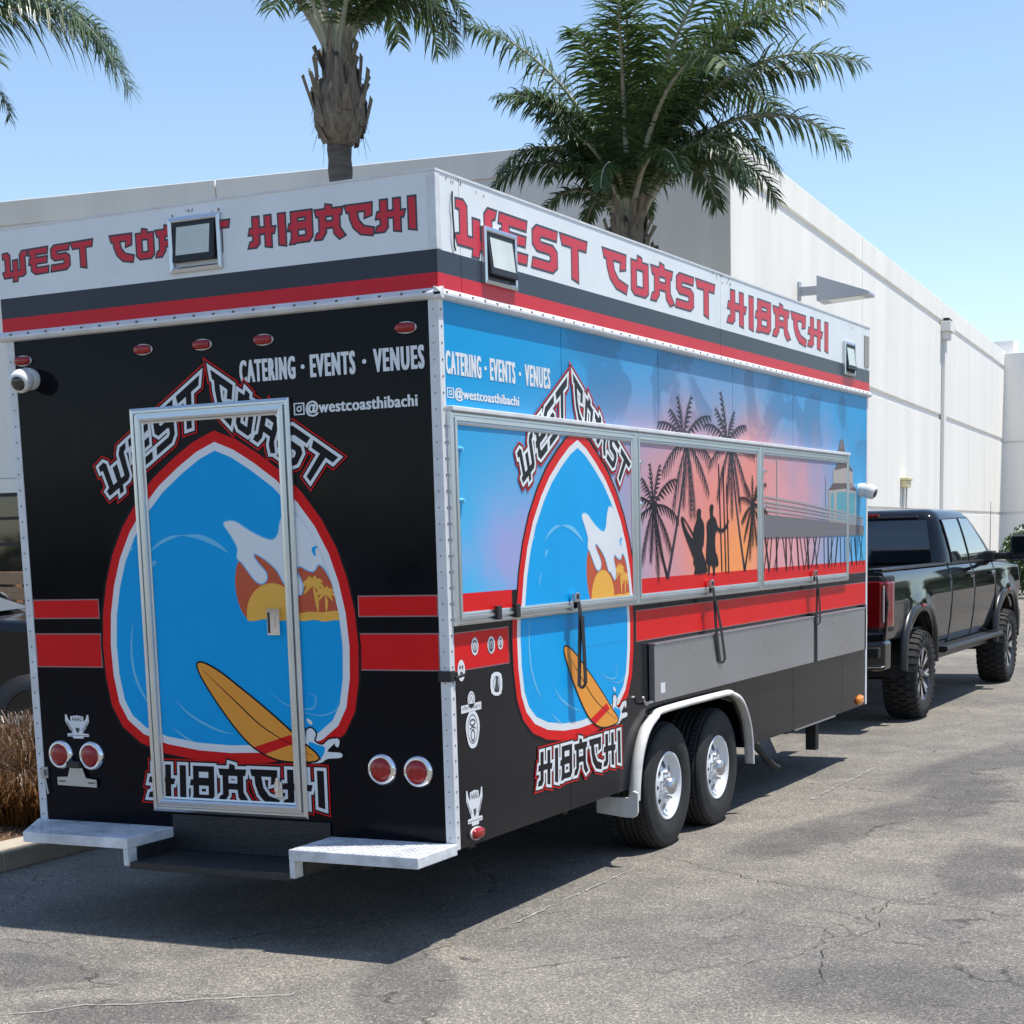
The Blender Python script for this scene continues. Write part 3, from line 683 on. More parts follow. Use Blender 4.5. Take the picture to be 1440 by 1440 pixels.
# --- mural print (sky washes of the beach picture)
def mural_mat():
    m, n, l, b = nodes_mat('mural_print')
    g = n.new('ShaderNodeNewGeometry'); tc = n.new('ShaderNodeTexCoord')
    sx = n.new('ShaderNodeSeparateXYZ'); l.new(tc.outputs['Object'], sx.inputs[0])
    nz = n.new('ShaderNodeTexNoise'); nz.inputs['Scale'].default_value = 1.3; nz.inputs['Detail'].default_value = 7; nz.inputs['Roughness'].default_value = .6
    l.new(tc.outputs['Object'], nz.inputs['Vector'])
    def M(op, a, c=None, d=None, clamp=False):
        q = n.new('ShaderNodeMath'); q.operation = op; q.use_clamp = clamp
        for i, v in enumerate((a, c, d)):
            if v is None: continue
            if isinstance(v, (int, float)): q.inputs[i].default_value = v
            else: l.new(v, q.inputs[i])
        return q.outputs[0]
    def SS(v, a, c):
        q = n.new('ShaderNodeMapRange'); q.interpolation_type = 'SMOOTHSTEP'; l.new(v, q.inputs[0]); q.inputs[1].default_value = a; q.inputs[2].default_value = c; return q.outputs[0]
    Y, Z = sx.outputs['Y'], sx.outputs['Z']
    w_ = M('MULTIPLY', M('SUBTRACT', nz.outputs[0], .5), 1.3)
    Yd, Zd = M('ADD', Y, M('MULTIPLY', w_, 1.0)), M('ADD', Z, M('MULTIPLY', w_, .45))
    def gauss(v, c, s): d = M('DIVIDE', M('SUBTRACT', v, c), s); return M('POWER', 2.718, M('MULTIPLY', M('MULTIPLY', d, d), -1))
    def MX(f, a, c):
        q = n.new('ShaderNodeMix'); q.data_type = 'RGBA'; l.new(f, q.inputs[0])
        for i, v in ((6, a), (7, c)):
            if isinstance(v, tuple): q.inputs[i].default_value = (*v, 1)
            else: l.new(v, q.inputs[i])
        return q.outputs[2]
    blue = MX(SS(Z, 1.6, 2.8), (.01, .46, .78), (.0, .30, .62))
    blue = MX(M('MULTIPLY', gauss(Yd, .55, .42), gauss(Zd, 1.78, .28)), blue, (.30, .36, .66))
    band = gauss(Yd, 3.8, 1.6)
    c = MX(M('MULTIPLY', band, SS(Zd, 3.15, 2.45)), blue, (.34, .33, .44))
    c = MX(M('MULTIPLY', gauss(Yd, 3.8, 2.0), SS(Zd, 2.75, 2.2)), c, (.80, .27, .22))
    c = MX(M('MULTIPLY', gauss(Yd, 4.0, .62), SS(Zd, 2.15, 1.75)), c, (.95, .33, .09))
    c = MX(M('MULTIPLY', gauss(Yd, 4.95, .6), SS(Zd, 2.5, 2.0)), c, (.74, .35, .38))
    # drifting cloud shapes
    n2 = n.new('ShaderNodeTexNoise'); n2.inputs['Scale'].default_value = 1.05; n2.inputs['Detail'].default_value = 5; n2.inputs['Distortion'].default_value = .8
    mp = n.new('ShaderNodeMapping'); mp.inputs['Location'].default_value = (3.1, 1.7, .4); mp.inputs['Scale'].default_value = (1, 1, 1.4); l.new(tc.outputs['Object'], mp.inputs[0]); l.new(mp.outputs[0], n2.inputs['Vector'])
    cl = M('MULTIPLY', SS(n2.outputs[0], .52, .56), M('MULTIPLY', SS(Z, 2.3, 2.7), SS(Y, .9, 1.8)))
    c = MX(M('MULTIPLY', cl, .42), c, (.03, .10, .22))
    c = MX(SS(Z, 1.628, 1.632), (.010, .0105, .014), c)
    l.new(c, b.inputs['Base Color']); b.inputs['Roughness'].default_value = .3
    bl = SS(Z, 1.628, 1.632); l.new(M('MULTIPLY_ADD', bl, -.08, .16), b.inputs['Specular IOR Level']); l.new(M('MULTIPLY_ADD', bl, .16, .14), b.inputs['Roughness'])
    bp = n.new('ShaderNodeBump'); bp.inputs['Strength'].default_value = .03; bp.inputs['Distance'].default_value = .01; l.new(nz.outputs[0], bp.inputs['Height']); l.new(bp.outputs[0], b.inputs['Normal'])
    return m
MURAL = mural_mat()
# --- inner box, wheel wells left open
def shell(b):
    b.box(-TW+.013, -.013, .013, TL-.002, .86, 3.40)
    b.box(-TW+.5, -.5, .3, TL-.002, ZB, .859)
    for x0, x1 in ((-TW+.013, -TW+.5), (-.5, -.013)):
        b.box(x0, x1, .013, 2.16, ZB, .859); b.box(x0, x1, 4.05, TL-.002, ZB, .859)
    b.box(-TW+.5, -.5, .013, .3, ZB, .859)
part('box_body', VBLACK, tr, shell)
arch = [(2.16, ZB), (2.2, .66), (2.3, .78), (2.5, .825), (2.7, .83), (3.58, .825), (3.84, .77), (3.98, .63), (4.05, ZB)]
seams = [.04, 1.275, 2.588, 3.864, 5.133, 6.40, TL-.001]
def side_panels(X0, X1):
    for i in range(6):
        a, c = seams[i]+.0025, seams[i+1]-.0025
        bot = [(a, ZB)]
        for j in range(len(arch)):
            if a < arch[j][0] < c: bot.append(arch[j])
            if j+1 < len(arch):
                for e in (a, c):
                    if arch[j][0] < e <= arch[j+1][0]:
                        k = (e-arch[j][0])/(arch[j+1][0]-arch[j][0]); z = arch[j][1]+k*(arch[j+1][1]-arch[j][1])
                        if e == a: bot[0] = (a, z)
                        else: bot.append((c, z))
        if bot[-1][0] < c-1e-6: bot.append((c, ZB))
        poly = bot+[(c, ZL), (a, ZL)]
        b = MB(); b.prism(poly, 0, X0, X1); b.build('side_panel', MURAL if X1 > -1 else VBLACK, tr, bevel=.0015)
side_panels(-.012, 0); side_panels(-TW, -TW+.012)
part('seam_backing', FRAMEB, tr, lambda b: (b.box(-.0128, -.0122, .02, TL-.01, .9, ZL), b.box(-TW+.0122, -TW+.0128, .02, TL-.01, .9, ZL)))
# rear wall round the doorway
DX0, DX1, DZ0, DZ1 = -1.735, -.80, .562, 2.552
def rearw(b):
    b.box(-TW+.012, DX0+.02, 0, .0125, ZB, ZL); b.box(DX1-.02, -.012, 0, .0125, ZB, ZL)
    b.box(DX0+.02, DX1-.02, 0, .0125, DZ1-.02, ZL); b.box(DX0+.02, DX1-.02, 0, .0125, ZB, DZ0+.02)
part('rear_wall', VBLACK, tr, rearw)
part('front_wall', VBLACK, tr, lambda b: b.box(-TW, 0, TL, TL+.012, ZB, 3.40))
door = part('rear_door', VBLACK, tr, lambda b: b.box(DX0+.055, DX1-.055, -.004, .02, DZ0+.055, DZ1-.055))
def dfr(b):
    frame_sweep(b, RK, DX0, DX1, DZ0, DZ1, [(0, 0), (0, .016), (.012, .02), (.022, .02), (.024, .010), (.030, .010), (.032, .024), (.052, .026), (.062, .022), (.066, .012), (.075, .010), (.075, 0)])
part('door_frame', ALU, door, dfr)
dl = part('door_latch', CHROME, door, lambda b: (b.box(-.975, -.905, -.028, -.005, 1.45, 1.575), b.box(-.952, -.928, -.034, -.028, 1.485, 1.545), b.box(-.972, -.958, -.0285, -.027, 1.46, 1.56, 1)), bevel=.006)
dl.data.materials.append(DARK)
part('door_bolt', CHROME, door, lambda b: (b.box(-.985, -.94, -.022, -.005, .66, .74), b.cyl((-.962, -.03, .67), (-.962, -.03, .76), .009, n=8), b.box(-.975, -.95, -.04, -.022, .69, .715)), bevel=.003)
# --- white trims
def trims(b):
    b.box(-.048, .004, -.004, .045, ZB-.0, ZL)
    b.box(-TW-.004, -TW+.045, -.004, .045, ZB, ZL)
    b.box(-.03, .004, TL-.035, TL+.016, ZB, ZL)
for n_, a in (('corner_trim', (-.048, .004, -.004, .043, ZB, ZL)), ('corner_trim', (-TW-.004, -TW+.045, -.004, .043, ZB, ZL)), ('corner_trim', (-.03, .004, TL-.03, TL+.016, ZB, ZL))):
    part(n_, TRIM, tr, lambda b: b.box(*a), bevel=.003)
def screws(b):
    for i in range(34):
        z = ZB+.06+i*.072
        b.cyl((.004, .02, z), (.0065, .02, z), .0045, n=6); b.cyl((-.024, -.004, z), (-.024, -.0065, z), .003, n=6)
    for i in range(30): b.cyl((-TW+.02, -.004, ZB+.06+i*.08), (-TW+.02, -.0065, ZB+.06+i*.08), .004, n=6)
tag(part('trim_screws', mat('old_screw', (.10, .095, .09), .5, .6), tr, screws), kind='stuff')
# ledge under the sign band
def ledge(b):
    pr = [(0, ZL-.008), (.022, ZL-.004), (.034, ZL+.008), (.034, ZL+.018), (.012, ZL+.040), (0, ZL+.045)]
    b.prism([(x, z) for x, z in pr], 1, -.034, TL+.02)
    b.prism([(-y, z) for y, z in pr], 0, -TW-.03, .0335)
part('ledge_trim', TRIM, tr, ledge)
def lscrew(b):
    for i in range(58):
        y = .03+i*.122; b.cyl((.030, y, ZL+.020), (.033, y, ZL+.026), .006, n=6)
    for i in range(22):
        x = -.05-i*.114; b.cyl((x, -.030, ZL+.020), (x, -.033, ZL+.026), .006, n=6)
tag(part('ledge_screws', MATS['old_screw'], tr, lscrew), kind='stuff')
# --- sign band: panels with painted stripes
zs1, zs2 = 3.138, 3.040
FX = .012
def fascia_panel(name, mk, u0, u1, par=tr):
    b = MB()
    for z0, z1, mi in ((ZL+.03, zs2, 2), (zs2, zs1, 1), (zs1, ZT, 0)):
        q = [mk(u0, z0, FX), mk(u1, z0, FX), mk(u1, z1, FX), mk(u0, z1, FX), mk(u0, z0, -.02), mk(u1, z0, -.02), mk(u1, z1, -.02), mk(u0, z1, -.02)]
        b.add(q, [(0, 1, 2, 3), (7, 6, 5, 4), (0, 3, 7, 4), (1, 5, 6, 2)]+([(2, 6, 7, 3)] if z1 == ZT else [])+([(0, 4, 5, 1)] if mi == 2 else []), mi)
    return b.build(name, [FASC, FSLATE, FRED], par, recalc=True)
fr_ = fascia_panel('sign_panel', RK, -TW-.012, -.0005)
fs = [fascia_panel('sign_panel', SK, a, c) for a, c in ((-.0115, .205), (.209, 3.615), (3.619, 6.905), (6.909, TL+.012))]
part('sign_panel', FASC, tr, lambda b: (b.box(-TW-.012, -TW+.02, .0, TL, ZL+.03, ZT), b.box(-TW+.02, -.02, TL-.01, TL+.012, ZL+.03, ZT)))
part('top_cap', TRIM, tr, lambda b: (b.box(-.03, .016, -.016, TL+.016, ZT, ZT+.010), b.box(-TW-.016, -.03, -.016, .03, ZT, ZT+.010), b.box(-TW-.016, -TW+.03, .03, TL+.016, ZT, ZT+.010)))
part('roof', TRIM, tr, lambda b: b.box(-TW+.02, -.02, .02, TL-.01, 3.401, 3.43))
part('corner_cap', TRIM, tr, lambda b: b.box(-.03, .014, -.014, .03, zs1+.002, ZT-.001), bevel=.002)
# sign lettering
GREYL = mat('letter_edge', (.03, .024, .035), .35)
def sign(words, mk, par, o):
    lt = []
    for t, q in words: lt += word(t, q)
    sheet('sign_lettering', word_layers(lt, [(o, GREYL), (0, FLETTER)]), mk, par, FX+.0008)
def qd(u0, u1, v0, v1): return [(u0, v0), (u1, v0), (u0, v1), (u1, v1)]
sign([('WEST', [(-2.475, 3.236), (-1.90, 3.252), (-2.475, 3.352), (-1.90, 3.366)]), ('COAST', qd(-1.79, -1.085, 3.25, 3.372)), ('HIBACHI', qd(-.98, -.08, 3.238, 3.368))], RK, fr_, .0085)
sign([('WEST', qd(.175, 1.60, 3.182, 3.378))], SK, fs[1], .011)
sign([('COAST', qd(1.80, 3.52, 3.195, 3.385)) ], SK, fs[1], .011)
sign([('HIBACHI', qd(3.74, 5.97, 3.195, 3.392))], SK, fs[2], .011)
# dangling wire and scuffs on the corner piece
def wire(b): b.tube([(.018, .135, 3.40), (.024, .12, 3.36), (.02, .13, 3.30), (.026, .125, 3.24), (.02, .135, 3.17), (.018, .15, 3.15)], .004, 6)
part('wire', DARK, fs[0], wire)
RUST = mat('rust_scuff', (.16, .10, .07), .8)
def scuff(b):
    rnd = random.Random(4)
    for i in range(34):
        y = rnd.choice([rnd.uniform(.02, .5), rnd.uniform(3.45, 3.8), rnd.uniform(6.5, 7.0)]); z = ZT-abs(rnd.gauss(.02, .02)); r = rnd.uniform(.002, .006)
        b.add([(FX+.002, y+q[0]*r, z+q[1]*r*1.6) for q in ((-1, 0), (0, -1.3), (1, .2), (.2, 1))], [(0, 1, 2, 3)])
    for i in range(7):
        x = rnd.uniform(-1.45, -1.1); r = rnd.uniform(.003, .006); z = 3.43+rnd.uniform(-.01, .012)
        b.add([(x+q[0]*r, -FX-.002, z+q[1]*r*1.4) for q in ((-1, 0), (0, -1.3), (1, .2), (.2, 1))], [(0, 1, 2, 3)])
part('rust_spots', RUST, tr, scuff, recalc=False)
# --- flood lights tilted in box frames
LEDG = mat('led_panel', (.58, .62, .57), .25, var=.1, vscale=5)
def flood(mk, u0, u1, v0, v1, lab):
    fl_ = part('floodlight', ALU, tr, lambda b: frame_sweep(b, mk, u0, u1, v0, v1, [(0, .008), (0, .030), (.016, .034), (.022, .030), (.022, .0)]), label=lab)
    def body(b):
        a0, a1, c0, c1 = u0+.03, u1-.03, v0+.045, v1-.02
        q = [mk(a0, c0, .050), mk(a1, c0, .050), mk(a1, c1, .026), mk(a0, c1, .026), mk(a0, c0, .014), mk(a1, c0, .014), mk(a1, c1, .014), mk(a0, c1, .014)]
        b.add(q, [(0, 1, 2, 3), (7, 6, 5, 4), (0, 4, 5, 1), (1, 5, 6, 2), (2, 6, 7, 3), (3, 7, 4, 0)])
    part('housing', DARK, fl_, body, bevel=.004)
    def lens(b):
        a0, a1 = u0+.052, u1-.055; c0, c1 = v0+.075, v1-.045
        f = lambda c: .050+(c-(v0+.045))/((v1-.02)-(v0+.045))*(.026-.050)+.002
        b.add([mk(a0, c0, f(c0)), mk(a1, c0, f(c0)), mk(a1, c1, f(c1)), mk(a0, c1, f(c1))], [(0, 1, 2, 3)])
    part('lens', LEDG, fl_, lens, recalc=False)
flood(RK, -1.43, -1.13, 3.162, 3.412, 'floodlight in a metal frame over the rear sign')
flood(SK, .41, .745, 3.04, 3.295, 'floodlight beside the W of the side sign')
flood(SK, 6.345, 6.645, 3.055, 3.305, 'floodlight at the front end of the side sign')
part('sign_vent', mat('vent_beige', (.33, .30, .28), .6), fs[3], lambda b: b.box(FX+.001, FX+.006, 6.95, 7.08, 3.16, 3.40))
# --- red and amber lamps
def oval_lamp(mk, u, v, ru, rv, name='marker_lamp', m=LENSR, base=TRIM):
    o = part(name, base, tr, lambda b: b.add([mk(*p, .008) for p in ellipse(u, v, ru*1.12, rv*1.25, 20)]+[mk(*p, 0) for p in ellipse(u, v, ru*1.12, rv*1.25, 20)], [tuple(range(20))]+[(i, (i+1) % 20, 20+(i+1) % 20, 20+i) for i in range(20)]))
    def ln(b):
        rings = [(1, .006), (.98, .018), (.8, .026), (.4, .030)]; vv = []
        sq = lambda t: math.copysign(abs(t)**.62, t)
        for k, h in rings:
            vv += [mk(u+ru*k*sq(math.cos(2*math.pi*i/20)), v+rv*k*sq(math.sin(2*math.pi*i/20)), h) for i in range(20)]
        b.add(vv, [(j*20+i, j*20+(i+1) % 20, (j+1)*20+(i+1) % 20, (j+1)*20+i) for j in range(3) for i in range(20)]+[tuple(60+i for i in range(20))], 0, True)
    part('lens', m, o, ln)
for u, v in ((-2.401, 2.829), (-1.638, 2.829), (-1.285, 2.826), (-.933, 2.822), (-.165, 2.817)): oval_lamp(RK, u, v, .050, .021)
oval_lamp(SK, .205, .50, .055, .026); oval_lamp(SK, 6.90, .503, .075, .035, m=LENSA, base=LENSA)
for u, v in ((-2.326, .829), (-2.122, .828), (-.375, .819), (-.179, .816)):
    o = part('tail_lamp', CHROME, tr, lambda b: b.lathe([(.079, 0), (.079, .008), (.070, .026), (.058, .030), (.056, .02)], (u, 0, v), (0, -1, 0), 28))
    part('lens', LENSR, o, lambda b: b.lathe([(.0565, .018), (.054, .030), (.035, .036), (.0, .038)], (u, 0, v), (0, -1, 0), 24))
# plate bracket with its lamp
def plate(b):
    b.prism([(-2.355, .67), (-2.095, .665), (-2.095, .705), (-2.165, .712), (-2.185, .765), (-2.265, .768), (-2.285, .715), (-2.355, .712)], 1, -.02, -.014)
pl_ = part('plate_bracket', mat('bracket_steel', (.50, .50, .49), .4, .7), tr, plate, bevel=.001)
part('plate_lamp', DARK, pl_, lambda b: (b.box(-2.27, -.2-1.98, -.045, -.001, .765, .80),), bevel=.006)
part('slot', DARK, pl_, lambda b: (b.box(-2.345, -2.30, -.0212, -.0202, .688, .694), b.box(-2.15, -2.105, -.0212, -.0202, .685, .691)))
# hasps on the corner trims
def hasp(b):
    b.box(-TW+.03, -TW+.075, -.012, 0, .70, .76); b.box(-TW+.04, -TW+.066, -.03, -.012, .715, .745); b.cyl((-TW+.06, -.018, .70), (-TW+.075, -.018, .62), .006, n=6)
part('door_hasp', STEEL, tr, hasp, bevel=.002)
part('rubber_catch', DARK, tr, lambda b: (b.box(-.055, .012, -.016, .03, 1.235, 1.285), b.cyl((.012, .03, 1.25), (.03, .09, 1.262), .008, n=6)), bevel=.005)
# --- domes of the security cameras
WPL = mat('white_plastic', (.70, .70, .68), .3)
def dome(mk, u, v, du, lab):
    c = part('security_camera', WPL, tr, lambda b: b.lathe([(.052, 0), (.055, .02), (.055, .05), (.050, .06)], mk(u, v, 0), Vector(mk(0, 0, 1)), 24), label=lab)
    p = Vector(mk(u+du*.03, v-.012, .085))
    ax_ = (Vector(mk(du*.75, -.3, .75))).normalized()
    part('camera_head', WPL, c, lambda b: b.lathe([(0, -.06), (.04, -.05), (.056, -.02), (.058, .0), (.054, .035), (.046, .05), (.036, .052)], p, ax_, 24))
    part('camera_lens', GLASSD, c, lambda b: b.lathe([(.037, .051), (.028, .060), (.0, .064)], p, ax_, 20))
dome(RK, -2.352, 2.735, .3, 'white security camera on the rear wall')
dome(SK, 6.86, 2.19, -.05, 'white security camera near the front of the side wall')

# ================================================================== PRINTS ON THE TRAILER
# --- stripes
def stripes(name, mk, rects, par=tr, base=.0006, m=VRED):
    b = MB()
    for u0, u1, v0, v1 in rects: b.add([mk(u0, v0, base), mk(u1, v0, base), mk(u1, v1, base), mk(u0, v1, base)], [(0, 1, 2, 3)])
    return b.build(name, m, par, recalc=False)
EDGE = mat('stripe_edge', (.30, .16, .17), .4)
for (u0, u1) in ((-TW+.046, -2.018), (-.478, -.049)):
    for v0, v1 in ((1.532, 1.632), (1.283, 1.458)):
        stripes('stripe_edge', RK, [(u0, u1, v0, v1)], m=EDGE); stripes('red_stripe', RK, [(u0+.006, u1-.006, v0+.006, v1-.006)], base=.0011)
for (u0, u1) in ((.044, .60), (2.20, TL-.031)):
    for v0, v1 in ((1.532, 1.632), (1.276, 1.455)):
        stripes('stripe_edge', SK, [(u0, u1, v0, v1)], m=EDGE); stripes('red_stripe', SK, [(u0+.004, u1-.004, v0+.005, v1-.005)], base=.0011)
# --- the surf emblem (egg-shaped badge, wave, setting sun, board); local u about its axis, v = height
half = [(0, 2.425), (.13, 2.375), (.25, 2.305), (.38, 2.215), (.485, 2.115), (.59, 1.985), (.665, 1.85), (.715, 1.71), (.748, 1.56), (.762, 1.40), (.756, 1.24), (.728, 1.09), (.668, .985), (.56, .905), (.40, .855), (.20, .828), (0, .82)]
outer = [(-x, z) for x, z in half[::-1]][:-1]+half[:-1]
def shrink(pts, k):
    n = len(pts); out = []; sg = 1 if area(pts) > 0 else -1
    for i in range(n):
        a, b, c = Vector(pts[i-1]), Vector(pts[i]), Vector(pts[(i+1) % n]); d1, d2 = (b-a).normalized(), (c-b).normalized()
        n1, n2 = Vector((-d1.y, d1.x))*sg, Vector((-d2.y, d2.x))*sg; bi = (n1+n2).normalized(); out.append(tuple(b+bi*k/max(.5, bi.dot(n1))))
    return out
if area(outer) < 0: outer = outer[::-1]
inner = shrink(outer, .088)
Z8 = lambda zx, zy: (lambda p: (p[0]+1.245, p[1]))(rear(180+zx/2.667, 560+zy/2.667))
def Z(*pts): return [Z8(*p) for p in pts]
def blob(pts, n=4): return tess([smooth_loop(Z(*pts), n)])
EDGEK = mat('print_black', (.006, .006, .010), .3, spec=.15)
lay = [(grow([outer], .014), EDGEK), (tess([outer]), VRED), (tess([shrink(outer, .050)]), VWHITE), (tess([inner]), VCYAN)]
# pale swirls inside the breaking wave
sw = []
for pts, wmax in (([(-40, 700), (-20, 560), (30, 480), (70, 500)], .0), ):
    pass
def arc(pts, wmax): 
    q = smooth_loop(Z(*pts), 5, False); n = len(q); return [t for r in ribbon(q, [max(.002, wmax*math.sin(math.pi*i/(n-1))) for i in range(n)]) for t in (r,)]
swirl = arc([(82, 580), (120, 545), (165, 522), (205, 514)], .018)+arc([(205, 514), (270, 520), (330, 545), (380, 580)], .026)+arc([(88, 640), (98, 620), (110, 612)], .022)+arc([(50, 750), (56, 720), (66, 695)], .014)+arc([(-50, 640), (-20, 590), (25, 560)], .022)
swirl += arc([(22, 830), (14, 930), (28, 1040), (70, 1130), (105, 1175)], .016)+arc([(170, 1235), (260, 1300), (330, 1330), (420, 1320)], .02)+arc([(180, 1130), (240, 1190), (330, 1240), (400, 1260)], .012)+arc([(530, 1100), (600, 1150), (690, 1165), (705, 1120), (675, 1105)], .008)+arc([(640, 1170), (720, 1190), (780, 1170), (790, 1130)], .007)
# setting sun behind the wave
skyp = smooth_loop(Z((452, 832), (425, 790), (408, 730), (404, 670), (415, 615), (450, 560)), 5, False)+Z((560, 520), (660, 520), (760, 560), (800, 640), (830, 760), (850, 838))
seap = smooth_loop(Z((425, 830), (470, 836), (520, 828), (570, 836), (620, 829), (660, 836), (700, 831), (740, 838), (780, 832), (860, 838)), 3, False)+Z((860, 1010), (425, 1010))
lay.append((inter(tess([skyp]), inner), VDRED))
lay.append((inter(tess([ellipse(*Z8(546, 812), .152, .150, 40)]), inner), VYELLOW))
isl = Z((600, 832), (640, 808), (680, 800), (730, 803), (770, 797), (860, 800), (860, 845), (600, 845))
def ipalm(bx, by, cx, cy, s):
    t = arc([(bx, by), ((bx+cx)/2+3*s, (by+cy)/2), (cx, cy)], .02*s)
    for a in (-160, -120, -75, -35, 5, 40, 140, 180):
        l_ = 46*s; dx, dy = math.cos(R(a)), math.sin(R(a))
        t += arc([(cx, cy), (cx+dx*l_*.5, cy+dy*l_*.5-4*s), (cx+dx*l_, cy+dy*l_*.8+12*s)], .019*s)
    return t
lay.append((inter(tess([isl]), inner), VYELLOW)); pal = ipalm(715, 805, 695, 700, 1.0)+ipalm(745, 802, 742, 732, .8)
lay.append((cdt_tris([list(t) for t in pal]), VYELLOW))
lay.append((inter(tess([seap]), inner), VCYAN))
lay.append((inter(cdt_tris([list(t) for t in swirl]), inner), VLCYAN))
# curling white crest
crest = [(362, 472), (382, 461), (410, 466), (455, 496), (505, 522), (545, 532), (566, 508), (572, 470), (590, 425), (625, 430), (660, 470), (700, 520), (745, 590), (785, 680), (800, 740), (768, 690), (740, 640), (715, 622), (700, 646), (678, 645), (645, 628), (636, 650), (655, 700), (650, 735), (632, 725), (610, 702), (590, 695), (562, 645), (528, 612), (500, 592), (478, 582), (474, 596), (495, 625), (520, 655), (522, 680), (505, 694), (482, 684), (455, 650), (432, 618), (412, 598), (414, 562), (388, 512)]
cr_ = smooth_loop(Z(*crest), 3)
lay.append((inter(grow([cr_], .006), inner), VLCYAN)); lay.append((inter(tess([cr_]), inner), VWHITE))
lay.append((blob([(690, 565), (700, 555), (712, 556), (704, 570), (706, 592), (696, 585)]), VCYAN))
# splash and board
spl = [(668, 1280), (672, 1245), (690, 1238), (706, 1258), (700, 1285), (730, 1300), (755, 1280), (790, 1278), (770, 1300), (750, 1325), (800, 1330), (800, 1348), (750, 1352), (720, 1368), (640, 1365), (580, 1352), (640, 1330)]
sp_ = smooth_loop(Z(*spl), 3)
lay.append((grow([sp_], .008), EDGEK)); lay.append((tess([sp_]), VWHITE)); lay.append((blob([(680, 1290), (715, 1300), (740, 1310), (730, 1345), (700, 1355), (690, 1330)]), VCYAN))
lay.append((blob([(672, 1200), (690, 1210), (692, 1225), (676, 1216)]), VWHITE)); lay.append((blob([(782, 1275), (795, 1285), (790, 1308), (778, 1300)]), VWHITE))
board = smooth_loop(Z((264, 1003), (272, 992), (300, 1000), (350, 1030), (420, 1085), (500, 1150), (580, 1220), (650, 1285), (718, 1350), (650, 1362), (560, 1352), (480, 1310), (420, 1250), (360, 1170), (310, 1095), (278, 1040)), 3)
lay.append((grow([board], .009), EDGEK)); lay.append((tess([board]), VORANGE))
lay.append((inter(tess([Z((470, 1310), (500, 1340), (640, 1290), (612, 1262))]), board), VRED))
lay.append((cdt_tris([list(t) for t in arc([(285, 1020), (400, 1130), (520, 1240), (700, 1345)], .007)]), EDGEK))
emb_words = word('WEST', [(-.655, 2.135), (-.075, 2.485), (-.715, 2.285), (-.062, 2.69)])+word('COAST', [(.0, 2.515), (.585, 2.145), (.0, 2.715), (.70, 2.265)])
hib = word('HIBACHI', [(-.53, .628), (.55, .622), (-.52, .80), (.55, .80)])
OUT = [(.030, VRED), (.024, EDGEK), (.0155, VWHITE), (0, EDGEK)]
wl = word_layers(emb_words+hib, OUT)
def shift(layers, du): return [([tuple((p[0]+du, p[1]) for p in t) for t in trs], m) for trs, m in layers]
RE, SE = shift(lay, -1.245), shift(lay, 1.40)
WRE, WSE = shift(wl, -1.245), shift(wl, 1.40)
sheet('emblem', RE, RK, tr, .0016); sheet('emblem_lettering', WRE, RK, tr, .0016+LAY*len(lay))
din = (DX0+.056, DX1-.056, DZ0+.056, DZ1-.056)
sheet('emblem', RE, RK, door, .0045, din); sheet('emblem_lettering', WRE, RK, door, .0045+LAY*len(lay), din)
sheet('emblem', SE, SK, tr, .0016); sheet('emblem_lettering', WSE, SK, tr, .0016+LAY*len(lay))
# --- white lettering
def captions(mk, u0, u1, v0, v1, hu0, hu1, hv0, hv1, par):
    L = u1-u0
    fat = lambda trs, d: [([tuple((p[0]+k*d, p[1]) for p in t) for t in trs], VWHITE) for k in (-1, 0, 1)]
    for t, a, c in (('CATERING', 0, .315), ('EVENTS', .395, .64), ('VENUES', .735, 1.0)):
        sheet('caption', fat(text_tris(t, u0+a*L+.004, u0+c*L-.004, v0, v1, .016, 1.26), .0040), mk, par, .0016)
    for a in (.355, .687): sheet('caption_dot', [(tess([ellipse(u0+a*L, (v0+v1)/2, L*.011, (v1-v0)*.10, 14)]), VWHITE)], mk, par, .0016)
    H = hu1-hu0; k = H*.09; vc = (hv0+hv1)/2; hh = (hv1-hv0)*.42
    rr = lambda e: [(hu0+e, vc-hh+e*hh/k*1.6), (hu0+k-e, vc-hh+e*hh/k*1.6), (hu0+k-e, vc+hh-e*hh/k*1.6), (hu0+e, vc+hh-e*hh/k*1.6)]
    ic = tess([rr(0), rr(k*.12)[::-1]])+tess([ellipse(hu0+k/2, vc, k*.25, hh*.5, 18), ellipse(hu0+k/2, vc, k*.13, hh*.27, 18)[::-1]])+tess([ellipse(hu0+k*.76, vc+hh*.52, k*.06, hh*.12, 8)])
    sheet('handle_icon', [(ic, VWHITE)], mk, par, .0016)
    sheet('handle_caption', fat(text_tris('@westcoasthibachi', hu0+k*1.14, hu1, hv0-.006, hv1, .012, 1.08), .0024), mk, par, .0016)
captions(RK, -1.08, -.075, 2.634, 2.738, -.783, -.12, 2.464, 2.53, tr)
captions(SK, .052, 1.137, 2.61, 2.713, .058, .777, 2.502, 2.556, tr)
